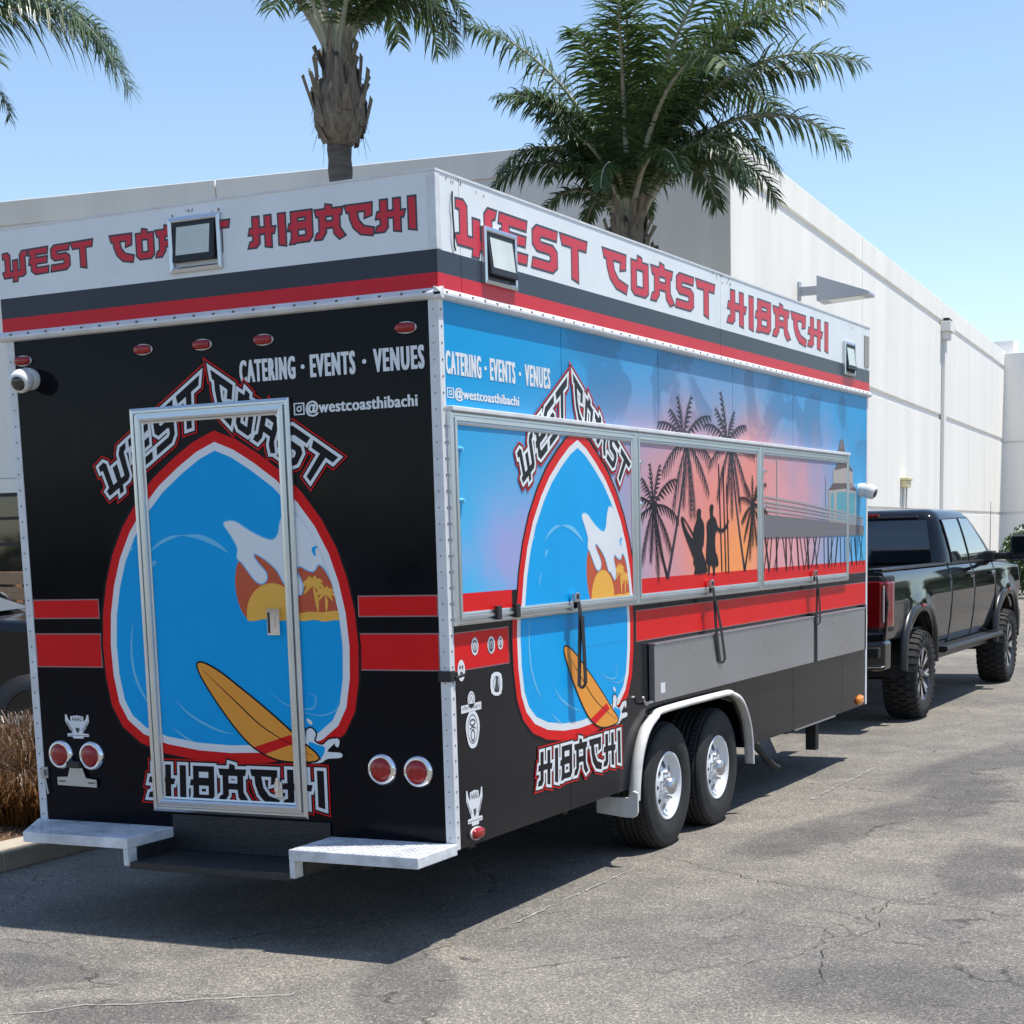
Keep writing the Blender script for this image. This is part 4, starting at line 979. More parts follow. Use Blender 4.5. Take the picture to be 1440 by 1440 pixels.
# --- silhouettes of the beach mural, in side-face coordinates (y, z)
SHX = .024                                       # face of the shutters
SIL = mat('mural_silhouette', (.014, .013, .018), .35, spec=.1); SILM = mat('mural_silhouette_soft', (.035, .035, .052), .35, spec=.1)
V6 = lambda x, y: side(880+x/4, 580+y/4, SHX)
def V(*pts): return [V6(*p) for p in pts]
def mpalm(cx, cy, s, base, wd, seed):
    rnd = random.Random(seed); q = smooth_loop(V(base, ((base[0]*.45+cx*.55)+(cx-base[0])*.04, base[1]*.5+cy*.5), (cx, cy)), 8, False); n = len(q)
    faces = [r for r in ribbon(q, [wd*(1-.45*i/(n-1)) for i in range(n)])]
    C_ = Vector(V6(cx, cy))
    for k, a in enumerate((96, 70, 44, 14, -22, -62, -84, -108, 122, 150, 182, 222)):
        L = s*rnd.uniform(.75, 1.08)*(.72 if 60 < a < 130 else 1); a = R(a+rnd.uniform(-7, 7)); d = Vector((math.cos(a), math.sin(a))); p = C_.copy(); P = [p.copy()]
        for j in range(9):
            d = (d+Vector((0, -.085))).normalized(); p = p+d*L/9; P.append(p.copy())
        faces += ribbon([tuple(x) for x in P], [.016*s/.4*(1-.08*i) for i in range(10)])
        for j in range(1, 10):
            dd = (P[j]-P[j-1]).normalized(); nn = Vector((-dd.y, dd.x)); w_ = s*.20*math.sin(math.pi*(.12+.8*j/10))*rnd.uniform(.8, 1.15)
            for sg in (1, -1):
                tip = P[j]+nn*sg*w_*.55+dd*w_*.75+Vector((0, -.45*w_)); b0 = P[j-1].lerp(P[j], .35); b1 = P[j].lerp(P[j-1], -.12)
                faces.append((tuple(b0), tuple(b1), tuple(tip)))
    return cdt_tris([list(f) for f in faces])
sil = []
sil += [(mpalm(345, 165, .47, (235, 935), .04, 1), SILM), (mpalm(590, 175, .43, (668, 890), .036, 2), SILM), (mpalm(155, 530, .40, (235, 935), .036, 3), SIL), (mpalm(712, 525, .32, (668, 890), .03, 4), SIL)]
poles = [[(520, 290), (540, 895)], [(545, 300), (562, 905)], [(566, 400), (578, 905)]]
sil.append((cdt_tris([list(t) for p in poles for t in ribbon(V(*p), .016)]), SIL))
p1s = smooth_loop(V((400, 548), (412, 540), (422, 555), (420, 590), (434, 615), (440, 660), (436, 745), (428, 760), (425, 715), (430, 800), (446, 880), (450, 900), (385, 910), (390, 870), (378, 845), (385, 800), (378, 700), (384, 640), (398, 600), (398, 570)), 2)
brd = smooth_loop(V((308, 592), (322, 590), (345, 622), (378, 680), (420, 760), (450, 850), (456, 898), (420, 898), (385, 830), (352, 745), (322, 660)), 3)
brh = smooth_loop(V((322, 612), (332, 614), (352, 648), (378, 700), (372, 708), (345, 668)), 3)
p2s = smooth_loop(V((470, 530), (482, 516), (492, 530), (488, 578), (505, 600), (515, 640), (535, 655), (555, 640), (578, 600), (572, 640), (552, 668), (530, 676), (508, 665), (500, 720), (505, 790), (512, 800), (520, 860), (500, 868), (500, 915), (490, 915), (488, 868), (472, 862), (470, 910), (461, 912), (462, 858), (450, 842), (452, 760), (456, 690), (453, 630), (462, 605), (474, 590)), 2)
sil.append((cdt_tris(tess([p1s])+tess([brd, brh[::-1]])+tess([p2s])), SIL))
# pier: deck, railings, piles, tower
PGREY = mat('mural_pier', (.17, .165, .175), .35, spec=.1); TBR = mat('mural_tower_roof', (.10, .05, .06), .3); TWL = mat('mural_tower_wall', (.42, .36, .33), .3); TGL = mat('mural_tower_glass', (.10, .34, .42), .3); RAILC = mat('mural_rail', (.36, .33, .34), .3)
sil.append((tess([V((770, 572), (1000, 596), (1355, 640), (1352, 690), (770, 706))]), PGREY))
pil = []; rnd = random.Random(8)
for k in range(30):
    x = 785+k*19.3+rnd.uniform(-5, 5); t = rnd.choice([-26, -14, 12, 24, 3]); pil += ribbon(V((x, 700-.02*k), (x+t, 898-k*1.5)), (.013 if k % 3 else .022))
sil.append((cdt_tris([list(t) for t in pil]), SIL))
ral = []
for dy in (0, 28, 50, 75): ral += ribbon(V((775, 472+dy*1.0), (1000, 512+dy*.9), (1350, 590+dy*.55)), .012)
for x, ya, yb in ((850, 262, 690), (1015, 515, 690), (1125, 360, 690), (1215, 545, 690), (1318, 575, 690)): ral += ribbon(V((x, ya), (x, yb)), .02)
tw = [(tess([V((1140, 430), (1255, 425), (1310, 440), (1310, 640), (1140, 615))]), TWL), (tess([V((1152, 455), (1170, 450), (1170, 600), (1150, 595))])+tess([V((1185, 448), (1250, 446), (1250, 620), (1185, 608))])+tess([V((1265, 450), (1305, 455), (1305, 625), (1265, 622))]), TGL),
      (tess([V((1165, 320), (1240, 310), (1292, 330), (1292, 400), (1165, 400))]), TWL), (tess([V((1140, 438), (1165, 398), (1292, 398), (1315, 442), (1240, 428))]), TBR), (tess([V((1172, 325), (1208, 250), (1250, 250), (1294, 335), (1240, 310))]), TBR), (tess([V((1204, 252), (1222, 160), (1240, 160), (1252, 252))]), TBR), (tess([V((1216, 200), (1224, 150), (1232, 150), (1240, 200))]), PGREY)]
SIDEART = sil[:3]+tw+[(cdt_tris([list(t) for t in ral]), RAILC)]+sil[3:]
sheet('beach_print', SIDEART, SK, tr, .0016)

# ================================================================== SHUTTERS, SHELVES, STRAPS
shut = [(.035, 2.165), (2.172, 4.325), (4.332, 6.475)]; SZ0, SZ1 = 1.487, 2.447
for i, (a, c) in enumerate(shut):
    o = part('serving_shutter', MURAL, tr, lambda b: b.box(.017, SHX, a+.05, c-.05, SZ0+.05, SZ1-.05), label=('shutter with the surf emblem', 'shutter with the palms and surfers', 'shutter with the pier')[i])
    part('shutter_frame', ALU, o, lambda b: frame_sweep(b, SK, a, c, SZ0, SZ1, [(0, .002), (0, .026), (.010, .032), (.018, .032), (.020, .024), (.026, .024), (.028, .036), (.040, .036), (.043, .028), (.050, .030), (.060, .0285), (.060, .012)]))
    rc = (a+.06, c-.06, SZ0+.06, SZ1-.06)
    if rc[0] < .6: stripes('red_stripe', SK, [(rc[0], .60, SZ0+.06, 1.632)], o, SHX+.0006)
    stripes('red_stripe', SK, [(max(rc[0], 2.2), rc[1], SZ0+.06, 1.632)], o, SHX+.0006) if rc[1] > 2.3 else None
    if i == 0:
        sheet('emblem', SE, SK, o, SHX+.0012, rc); sheet('emblem_lettering', WSE, SK, o, SHX+.0012+LAY*len(lay), rc)
    if i >= 1 or True: sheet('beach_print', SIDEART, SK, o, SHX+.0012, rc) if i else None
    part('hinge_rail', TRIM, o, lambda b: b.box(.001, .040, a, c, SZ1+.0005, SZ1+.022), bevel=.004)
    # snap latch and its strap
    y = (1.285, 3.30, 5.50)[i]
    lt = part('shutter_latch', CHROME, o, lambda b: (b.box(.03, .05, y-.035, y+.035, SZ0+.02, SZ0+.10), b.box(.05, .062, y-.026, y+.026, SZ0+.055, SZ0+.105), b.cyl((.045, y-.03, SZ0+.085), (.045, y+.03, SZ0+.085), .016, n=10)), bevel=.004)
    part('latch_hole', DARK, lt, lambda b: b.box(.0615, .0635, y-.015, y+.015, SZ0+.07, SZ0+.095))
    L = (.40, .43, .30)[i]; dy = (.0, .14, .02)[i]
    def strap(b):
        P = [(.056, y+.01, SZ0+.07), (.062, y+.02, SZ0+.0), (.055, y+.02+dy*.3, SZ0-L*.4), (.048, y+.02+dy*.9, SZ0-L*.95), (.052, y+.05+dy, SZ0-L), (.06, y+.075+dy, SZ0-L*.93), (.066, y+.05+dy*.6, SZ0-L*.5), (.068, y+.03, SZ0-.02)]
        n = len(P)
        for q in range(n-1):
            (x0, y0_, z0), (x1, y1_, z1) = P[q], P[q+1]; wv = .020
            b.add([(x0, y0_-wv, z0), (x0, y0_+wv, z0), (x1, y1_+wv, z1), (x1, y1_-wv, z1), (x0+.003, y0_-wv, z0), (x0+.003, y0_+wv, z0), (x1+.003, y1_+wv, z1), (x1+.003, y1_-wv, z1)], [(0, 1, 2, 3), (7, 6, 5, 4), (0, 3, 7, 4), (1, 5, 6, 2)])
    part('strap', STRAP, lt, strap)
for y in (.42, .62):
    part('rubber_clip', DARK, tr, lambda b: b.box(.03, .05, y-.02, y+.025, SZ0+.01, SZ0+.075), bevel=.005)
for y in (.115, 2.245, 4.405):
    for z in (2.05, 2.28): part('shutter_bolt', VLCYAN if y < 1 else CHROME, tr, lambda b: b.cyl((SHX, y, z), (SHX+.02, y, z), .014, .008, 10))
for (a, c, lab) in ((2.375, 5.50, None), (5.60, 6.90, None)):
    o = part('folding_shelf', STEEL, tr, lambda b: b.box(.004, .042, a, c, .915, 1.245), bevel=.003)
    part('shelf_lip', STEEL, o, lambda b: (b.box(.002, .048, a-.004, c+.004, 1.246, 1.256),), bevel=.002)
for y_ in (5.515, 6.92): part('shelf_post', FRAMEB, tr, lambda b: b.box(.002, .03, y_, y_+.07, .91, 1.27))
part('shelf_tag', VWHITE, tr, lambda b: b.box(.0425, .0432, 2.46, 2.53, .96, 1.02))
part('shelf_catch', STEEL, tr, lambda b: (b.cyl((.002, 2.3, .92), (.03, 2.28, .915), .012, n=8), b.tube([(.03, 2.22, .96), (.03, 2.25, .92), (.03, 2.36, .92)], .008, 6)))
# --- stickers
STK = mat('sticker_grey', (.45, .46, .46), .4, var=.3, vscale=40); INK = mat('sticker_ink', (.06, .06, .07), .4)
def wing_badge(mk, cu, cv, w_, h, par):
    X = lambda p: (cu+(p[0]-.5)*w_, cv+(p[1]-.5)*h)
    Wn = [(.30, .22), (.12, .5), (.02, .72), (.03, 1), (.1, .98), (.14, .82), (.24, .7), (.24, .92), (.5, .96), (.76, .92), (.76, .7), (.86, .82), (.9, .98), (.97, 1), (.98, .72), (.88, .5), (.70, .22), (.94, .2), (.94, .08), (.72, .08), (.72, .0), (.30, .0), (.30, .08), (.08, .08), (.08, .2)]
    ink = []
    for s in (-1, 1):
        for k in range(3):
            ink += ribbon([X((.5+s*(.18+.02*k), .36-.03*k)), X((.5+s*(.32), .52-.07*k)), X((.5+s*(.43-.02*k), .74-.10*k))], w_*.018)
    ink += [tuple(X(p)) for p in ()]
    ink = [t for t in ink if t]
    ink += text_tris('AAAG', *[X((.29, 0))[0], X((.71, 0))[0]], X((0, .72))[1], X((0, .9))[1], .02)
    ink += ribbon([X((.1, .13)), X((.9, .13))], h*.02)+[tuple(X(p) for p in ((.42, .45), (.58, .45), (.58, .33), (.5, .22), (.42, .33)))]
    sheet('sticker', [(tess([[X(p) for p in Wn]]), VWHITE), (ink, INK)], mk, par, .002)
wing_badge(RK, -2.212, .978, .165, .125, tr); wing_badge(SK, .195, .628, .17, .175, tr)
def sticker(loop, ink): sheet('sticker', [(tess([loop]), VWHITE)]+([(ink, INK)] if ink else []), SK, tr, .003)
e = lambda u, v, a, b_, n=22: ellipse(u, v, a, b_, n)
for px_, a, b_ in (((667, 909), .035, .042), ((690, 907), .038, .042), ((703, 904), .028, .032)):
    u, v = side(*px_); sticker(e(u, v, a, b_), tess([e(u, v, a*.72, b_*.72), e(u, v, a*.5, b_*.5)[::-1]])+tess([e(u, v-b_*.1, a*.16, b_*.42)]))
u, v = side(648, 943); sticker(e(u, v, .036, .05), tess([e(u-.012, v+.015, .008, .01)])+tess([e(u+.012, v+.015, .008, .01)])+tess([e(u, v-.018, .015, .014)]))
u, v = side(697, 962); sticker(smooth_loop([(u-.05, v-.04), (u+.05, v-.05), (u+.055, v+.045), (u-.045, v+.05)], 3), tess([[(u-.02, v-.035), (u+.03, v-.04), (u+.02, v+.03), (u-.0, v+.035)]])+tess([e(u+.005, v+.0, .036, .04), e(u+.005, v, .03, .034)[::-1]]))
u, v = side(662, 984); sticker(e(u, v, .036, .04), tess([e(u, v, .028, .031), e(u, v, .024, .027)[::-1]])+[t for t in ribbon([(u-.015, v-.01), (u, v+.015), (u+.012, v-.012)], .006)])
u, v = side(662, 995); sticker([(u-.1, v-.02), (u+.1, v-.016), (u+.1, v+.02), (u-.1, v+.016)], text_tris('rubber through it', u-.092, u+.092, v-.012, v+.014, .0))
u, v = side(664, 1025); sticker(smooth_loop([(u-.03, v+.08), (u+.03, v+.08), (u+.068, v+.03), (u+.062, v-.03), (u+.03, v-.085), (u-.03, v-.085), (u-.06, v-.03), (u-.066, v+.03)], 3), tess([e(u, v, .05, .07), e(u, v, .045, .064)[::-1]])+tess([e(u, v+.03, .03, .018), e(u, v+.03, .02, .009)[::-1]])+tess([e(u, v-.03, .022, .03), e(u, v-.03, .014, .02)[::-1]])+[t for t in ribbon([(u-.03, v), (u, v+.01), (u+.03, v)], .008)])

# ================================================================== RUNNING GEAR
def trailer_wheel(cx, cy, s=1):
    """s=+1 outer face looks to +X"""
    R0, wd = .385, .235; ax = (s, 0, 0)
    w_ = part('wheel', WHEELW, tr, lambda b: b.lathe([(.205, -.20), (.212, -.015), (.207, .0), (.196, .0), (.187, -.015), (.180, -.040), (.168, -.050), (.150, -.048), (.085, -.022), (.06, -.018), (.0, -.018)], (cx, cy, R0-.012), ax, 40))
    c = (cx, cy, R0-.012)
    def tyre(b):
        pr = [(.205, -wd), (.27, -wd-.012), (.335, -wd-.008), (.370, -wd+.012), (.382, -wd+.035)]
        for k in range(5):
            t = -wd+.05+k*.034; pr += [(.385, t), (.385, t+.022), (.375, t+.025), (.375, t+.031)]
        pr += [(.382, -.032), (.370, -.006), (.352, .004), (.345, .007), (.335, .006), (.31, .014), (.27, .014), (.235, .006), (.208, -.006)]
        b.lathe(pr, c, ax, 56)
        for k in range(70):
            a = 2*math.pi*k/70
            for sd, t0, t1 in ((0, -.055, -.005), (1, -wd+.005, -wd+.045)):
                dr = Vector((0, math.cos(a), math.sin(a))); tg = Vector((0, -math.sin(a), math.cos(a)))
                p = Vector(c)
                q = [p+Vector((s*t0, 0, 0))+dr*.380+tg*.010, p+Vector((s*t0, 0, 0))+dr*.380-tg*.010, p+Vector((s*t1, 0, 0))+dr*.358-tg*.010, p+Vector((s*t1, 0, 0))+dr*.358+tg*.010]
                b.add(q+[x+dr*.010 for x in q], [(4, 5, 6, 7), (0, 1, 5, 4), (1, 2, 6, 5), (2, 3, 7, 6), (3, 0, 4, 7)])
    part('tyre', RUBBER, w_, tyre)
    def hub(b):
        b.lathe([(.058, -.022), (.056, .01), (.050, .028), (.042, .034), (.0, .036)], c, ax, 24)
        for k in range(8):
            a = 2*math.pi*(k+.5)/8; p = Vector(c)+Vector((0, math.cos(a), math.sin(a)))*.083
            b.cyl(p+Vector((s*-.03, 0, 0)), p+Vector((s*.004, 0, 0)), .0105, .008, 6)
    part('hub_cap', mat('hub_steel', (.55, .56, .58), .28, .9), w_, hub)
    def holes(b):
        for k in range(8):
            a = 2*math.pi*k/8; d = Vector((0, math.cos(a), math.sin(a))); t = Vector((0, -math.sin(a), math.cos(a))); p = Vector(c)+d*.130+Vector((s*-.037, 0, 0))
            sl = Vector((s*.0, 0, 0)); vv = [p+d*((.024)*math.cos(q))+Vector((-s*.40*.024*math.cos(q), 0, 0))+t*(.016*math.sin(q)) for q in [i*math.pi/6 for i in range(12)]]
            b.add([v+Vector((s*.004, 0, 0)) for v in vv], [tuple(range(12))])
    part('hand_hole', DARK, w_, holes, recalc=False)
for cy in (2.735, 3.60): trailer_wheel(-.022, cy, 1); trailer_wheel(-TW+.022, cy, -1)
fpath = [(2.06, .385), (2.075, .48), (2.11, .60), (2.165, .70), (2.25, .785), (2.37, .84), (2.52, .868), (3.54, .868), (3.70, .852), (3.85, .805), (3.96, .72), (4.03, .62), (4.07, .50), (4.09, .34)]
def fender(b, s=1, X0=0.):
    q = smooth_loop(fpath, 4, False); n = len(q); vv = []
    for i, (y, z) in enumerate(q):
        a = Vector(q[max(i-1, 0)]); c = Vector(q[min(i+1, n-1)]); d = (c-a).normalized(); nn = Vector((-d.y, d.x))
        for off, x in ((.0, -.004), (.010, .03), (.004, .056), (-.012, .064), (-.024, .060), (-.022, .052), (-.012, .03), (-.016, -.004)):
            vv.append((X0+s*x, y+nn.x*off, z+nn.y*off))
    b.add(vv, [(i*8+k, i*8+(k+1) % 8, (i+1)*8+(k+1) % 8, (i+1)*8+k) for i in range(n-1) for k in range(8)], 0, True)
    b.add(vv[:8], [tuple(range(8))]); b.add(vv[-8:], [tuple(range(8))])
FEND = mat('fender_white', (.66, .65, .62), .5, var=.18, vscale=7)
part('fender', FEND, tr, fender); part('fender', FEND, tr, lambda b: fender(b, -1, -TW))
def mudflap(b): b.prism([(-.20, .305), (-.02, .285), (.03, .285), (.052, .297), (.060, .32), (.060, .43), (.03, .44), (.0, .40), (-.20, .40)], 1, 2.045, 2.063)
part('mud_guard', FEND, tr, mudflap, bevel=.004)
def chassis(b):
    for x in (-TW+.55, -.62): b.box(x-.05, x+.05, .1, TL+.3, .30, ZB-.001)
    for y in (.5, 1.6, 4.4, 5.6, 6.7): b.box(-TW+.2, -.2, y, y+.06, .36, ZB-.001)
    for cy in (2.735, 3.60): b.cyl((-TW+.2, cy, .373), (-.2, cy, .373), .045, n=10)
    b.tube([(-.62, TL-.2, .38), (-1.25, 8.55, .42)], .06, 8); b.tube([(-TW+.55, TL-.2, .38), (-1.25, 8.55, .42)], .06, 8); b.box(-1.33, -1.17, 8.4, 8.75, .40, .56)
part('chassis', FRAMEB, tr, chassis)
part('stabiliser_jack', FRAMEB, tr, lambda b: b.box(-.16, -.08, 5.95, 6.03, .20, ZB-.001))
part('stay_rod', FRAMEB, tr, lambda b: b.tube([(-.12, 4.55, .43), (-.06, 4.85, .22), (-.04, 4.9, .20)], .025, 6))
part('skirt_edge', STEEL, tr, lambda b: b.box(-.02, .006, 5.15, 6.2, ZB-.012, ZB-.0005))
# rear decks and the dropped step between them
CHECK = mat('checker_plate_white', (.60, .62, .64), .45, var=.3, vscale=7)
def deck(b, x0, x1):
    c_ = .23 if x0 < -2 else .0
    b.prism([(x0, -.004), (x0+c_, -.372), (x1, -.372), (x1, -.004)], 2, .43, .482)
def diamonds(b, x0, x1):
    k = 0
    for i in range(int((x1-x0)/.03)):
        for j in range(11):
            x = x0+.016+i*.03; y = -.36+j*.033
            if x0 < -2 and x < x0+.02+.23*(-y/.372): continue
            s = 1 if (i+j) % 2 else -1; dx, dy = .011, .011*s
            px_, py_ = -dy*.3, dx*.3
            b.add([(x-dx, y-dy, .4822), (x+px_, y+py_, .4852), (x+dx, y+dy, .4822), (x-px_, y-py_, .4852)], [(0, 3, 2, 1)])
for x0, x1, xi in ((-TW-.02, -1.625, -1.625), (-.68, .012, -.68)):
    o = part('bumper_deck', CHECK, tr, lambda b: (deck(b, x0, x1), b.box(*( (x1-.03, x1-.0005) if xi < -1 else (x0+.0005, x0+.03)), -.3715, -.3, .345, .43)), bevel=.004)
    part('tread_pattern', CHECK, o, lambda b: diamonds(b, x0, x1), recalc=False)
STEPM = mat('black_checker_plate', (.018, .018, .019), .5, var=.3, vscale=20, bump=.4, bscale=70)
part('rear_step', STEPM, tr, lambda b: (b.box(-1.6245, -.6805, -.36, -.004, .33, .365), b.box(-1.6245, -.6805, -.012, -.0045, .3655, ZB+.10), b.box(-1.655, -1.626, -.36, -.0045, .346, .429), b.box(-.679, -.65, -.29, -.0045, .346, .429)), bevel=.003)

# ================================================================== PICKUP TRUCK
PAINT = mat('black_paint', (.004, .005, .007), .06, spec=.5)
PLAST = mat('black_flare', (.014, .014, .015), .35, var=.2)
TINT = mat('tinted_glass', (.010, .013, .018), .03, coat=1., spec=.8)
RIMB = mat('gloss_black_rim', (.008, .008, .009), .15, coat=.6)
MILL = mat('milled_spoke', (.75, .76, .78), .3, .6)
LENST = mat('dark_red_lens', (.20, .004, .006), .12, coat=.6)
CLEARL = mat('clear_lens', (.5, .42, .42), .12, coat=.8)
tk = empty('pickup_truck', (-1.33, 10.2, 0)); tag(tk, 'lifted black crew-cab pickup truck hitched in front of the food trailer', 'truck')
PROF = [(.60, .930), (.74, .985), (.92, 1.010), (1.10, 1.022), (1.20, 1.026), (1.30, 1.016), (1.40, .998), (1.47, .975), (1.50, .945), (1.505, .90)]
def interp(P, z):
    if z <= P[0][0]: return P[0][1]
    for (a, b), (c, d) in zip(P, P[1:]):
        if z <= c: return b+(d-b)*(z-a)/(c-a)
    return P[-1][1]
def body_panel(name, y0, y1, z0f, z1f, s, arch_c=None, ar=.62, par=tk, lab=None):
    ny = max(4, int((y1-y0)/.035)); zs = 26; b = MB(); sn = {}
    for j in range(zs+1):
        for i in range(ny+1):
            y = y0+(y1-y0)*i/ny; za, zb = z0f(y), z1f(y); t = j/zs; t = t if t < .8 else t; z = za+(zb-za)*t; key = False
            if arch_c is not None:
                dy, dz = y-arch_c, z-.46; r = math.hypot(dy, dz)
                if r < ar:
                    key = True; dz = max(dz, -.02) if r > 1e-6 else .01; r = math.hypot(dy, dz) or .01; y, z = arch_c+dy/r*ar, .46+dz/r*ar
            x = interp(PROF, z)
            if arch_c is not None:
                rr = math.hypot(y-arch_c, z-.46); x += .045*math.exp(-((rr-ar)/.16)**2)
            x += .010*math.exp(-((z-1.17)/.02)**2)*0
            sn[(i, j)] = key; b.v.append((s*x, y, z))
    for j in range(zs):
        for i in range(ny):
            q = [(i, j), (i+1, j), (i+1, j+1), (i, j+1)]
            if all(sn[k] for k in q): continue
            b.f.append(tuple(k[1]*(ny+1)+k[0] for k in q)); b.m.append(0); b.sm.append(True)
    o = b.build(name, PAINT, par, recalc=True)
    sd = o.modifiers.new('thick', 'SOLIDIFY'); sd.thickness = .02; sd.offset = -1
    if lab: o['label'] = lab
    return o
for s in (1, -1):
    bedp = body_panel('bed_side', -1.24, 1.435, lambda y: .70 if y > -.4 else .84, lambda y: 1.505, s, 0.0)
    body_panel('rear_door', 1.455, 2.575, lambda y: .66, lambda y: 1.5, s)
    body_panel('front_door', 2.59, 3.72, lambda y: .66, lambda y: 1.5-.01*(y-2.6), s)
    body_panel('front_fender', 3.735, 5.25, lambda y: .68, lambda y: 1.475-.05*(y-3.7), s, 4.37)
    for ac in (0, 4.37):
        def flare(b):
            prof = []; n = 30
            for i in range(n+1):
                a = R(6+168*i/n); c_, s_ = math.cos(a), math.sin(a)
                k = (abs(c_)**3.2+abs(s_)**3.2)**(-1/3.2)         # squared-off arch
                for rr, x in ((.60, 1.00), (.605, 1.055), (.63, 1.072), (.675, 1.066), (.70, 1.035), (.695, 1.00)):
                    prof.append((s*x, ac+c_*rr*min(k, 1.13), .46+s_*rr*min(k, 1.1)))
            b.add(prof, [(i*6+k, i*6+k+1, (i+1)*6+k+1, (i+1)*6+k) for i in range(n) for k in range(5)], 0, True)
        fo = part('wheel_flare', PLAST, tk, flare)
        part('side_marker', LENSR, fo, lambda b: b.box(s*1.05, s*1.078, ac-.07, ac+.07, 1.112, 1.14), bevel=.004)
        part('wheel_well', FRAMEB, tk, lambda b: (b.add([(s*x, ac+math.cos(math.pi*i/16)*.63, .46+math.sin(math.pi*i/16)*.63) for x in (.995, .44) for i in range(17)], [(i, i+1, 18+i, 17+i) for i in range(16)]+[tuple(range(17, 34))]),))
    for y in (2.37, 3.52):
        part('door_handle', PAINT, tk, lambda b: b.box(s*1.0, s*1.045, y-.11, y+.11, 1.33, 1.37), bevel=.012)
    part('running_board', PLAST, tk, lambda b: b.prism([(s*.90, .60), (s*1.10, .60), (s*1.13, .63), (s*1.12, .665), (s*.90, .67)], 1, .82, 3.72), bevel=.008)
    part('rocker', PLAST, tk, lambda b: b.box(s*.86, s*.955, .68, 3.72, .52, .70))
    # tow mirror
    mi_ = part('tow_mirror', DARK, tk, lambda b: (b.box(s*1.24, s*1.54, 3.44, 3.60, 1.475, 1.775),), bevel=.035)
    part('mirror_arm', DARK, mi_, lambda b: (b.box(s*.93, s*1.26, 3.52, 3.62, 1.50, 1.58), b.box(s*.93, s*1.05, 3.45, 3.66, 1.47, 1.60)), bevel=.02)
    part('mirror_glass', TINT, mi_, lambda b: (b.box(s*1.265, s*1.515, 3.432, 3.4395, 1.57, 1.755), b.box(s*1.265, s*1.515, 3.432, 3.4395, 1.49, 1.56)))
    # tail lamp wrapping the bed corner
    tl = part('tail_lamp', LENST, tk, lambda b: b.prism([(s*.80, -1.285), (s*.96, -1.275), (s*1.02, -1.22), (s*1.038, -1.10), (s*1.036, -1.02), (s*.98, -1.02), (s*.80, -1.2)], 2, .97, 1.40), bevel=.02)
    part('lamp_bezel', DARK, tl, lambda b: b.prism([(s*.76, -1.27), (s*.97, -1.262), (s*1.008, -1.21), (s*1.026, -1.10), (s*1.026, -.97), (s*.94, -.97), (s*.76, -1.15)], 2, .93, 1.45), bevel=.02)
    part('lamp_clear', CLEARL, tl, lambda b: (b.box(s*.985, s*1.0, -1.27, -1.24, 1.02, 1.36), b.box(s*.830, s*.850, -1.292, -1.26, 1.0, 1.10)), bevel=.008)
part('tailgate', PAINT, tk, lambda b: b.box(-.76, .76, -1.27, -1.19, .86, 1.475), bevel=.02)
for s in (1, -1): part('bed_rail', PLAST, tk, lambda b: b.box(s*.80, s*.965, -1.22, 1.43, 1.49, 1.515), bevel=.008)
part('bed_floor', FRAMEB, tk, lambda b: (b.box(-.95, .95, -1.2, 1.43, .86, .90), b.box(-.95, .95, 1.40, 1.43, .90, 1.49)))
def bump(b):
    b.prism([(-1.03, -1.10), (-1.03, -1.34), (-.88, -1.45), (.88, -1.45), (1.03, -1.34), (1.03, -1.10), (.9, -1.10), (.9, -1.2), (-.9, -1.2), (-.9, -1.10)], 2, .58, .855)
part('rear_bumper', PAINT, tk, bump, bevel=.03)
for s in (1, -1): part('bumper_step', DARK, tk, lambda b: b.box(s*.72, s*1.0, -1.455, -1.30, .70, .80), bevel=.01)
for s in (1, -1): part('bumper_trim', CHROME, tk, lambda b: b.box(s*.70, s*1.028, -1.448, -1.335, .615, .63), bevel=.006)
part('hitch', FRAMEB, tk, lambda b: (b.box(-.05, .05, -1.7, -1.0, .46, .54), b.cyl((0, -1.65, .54), (0, -1.65, .62), .025)))
part('ladder_frame', FRAMEB, tk, lambda b: (b.box(.40, .52, -1.2, 5.1, .52, .68), b.box(-.52, -.40, -1.2, 5.1, .52, .68), b.cyl((-.9, 0, .445), (.9, 0, .445), .06), b.cyl((-.9, 4.37, .445), (.9, 4.37, .445), .05), b.lathe([(0, -.16), (.13, -.13), (.17, 0), (.13, .13), (0, .16)], (0, 0, .445), (0, 1, 0), 16), b.box(-.85, .85, 3.0, 5.2, .56, .9)))
part('shock_absorber', mat('red_shock', (.55, .02, .02), .4), tk, lambda b: (b.cyl((.66, 3.98, .45), (.6, 3.75, .72), .04), b.cyl((-.66, 3.98, .45), (-.6, 3.75, .72), .04)))
# cab: lofted rounded-rectangle rings
RG = [(1.485, 1.455, 4.25, .955), (1.60, 1.47, 4.02, .935), (1.75, 1.50, 3.74, .895), (1.90, 1.53, 3.45, .850), (1.99, 1.56, 3.27, .815), (2.045, 1.61, 3.12, .775), (2.080, 1.72, 2.95, .70), (2.092, 1.95, 2.70, .50)]
def ringv(z, k): return interp([(r[0], r[k]) for r in RG], z)
def cab(b):
    n = 40; vv = []
    for z, ya, yb, hw in RG:
        cy, hl = (ya+yb)/2, (yb-ya)/2
        for i in range(n):
            a = 2*math.pi*i/n; c_, s_ = math.cos(a), math.sin(a); e_ = .17
            vv.append((hw*math.copysign(abs(c_)**e_, c_), cy+hl*math.copysign(abs(s_)**e_, s_), z))
    b.add(vv, [(j*n+i, j*n+(i+1) % n, (j+1)*n+(i+1) % n, (j+1)*n+i) for j in range(len(RG)-1) for i in range(n)], 0, True)
    b.add(vv[-n:], [tuple(range(n))], 0)
part('cab', PAINT, tk, cab)
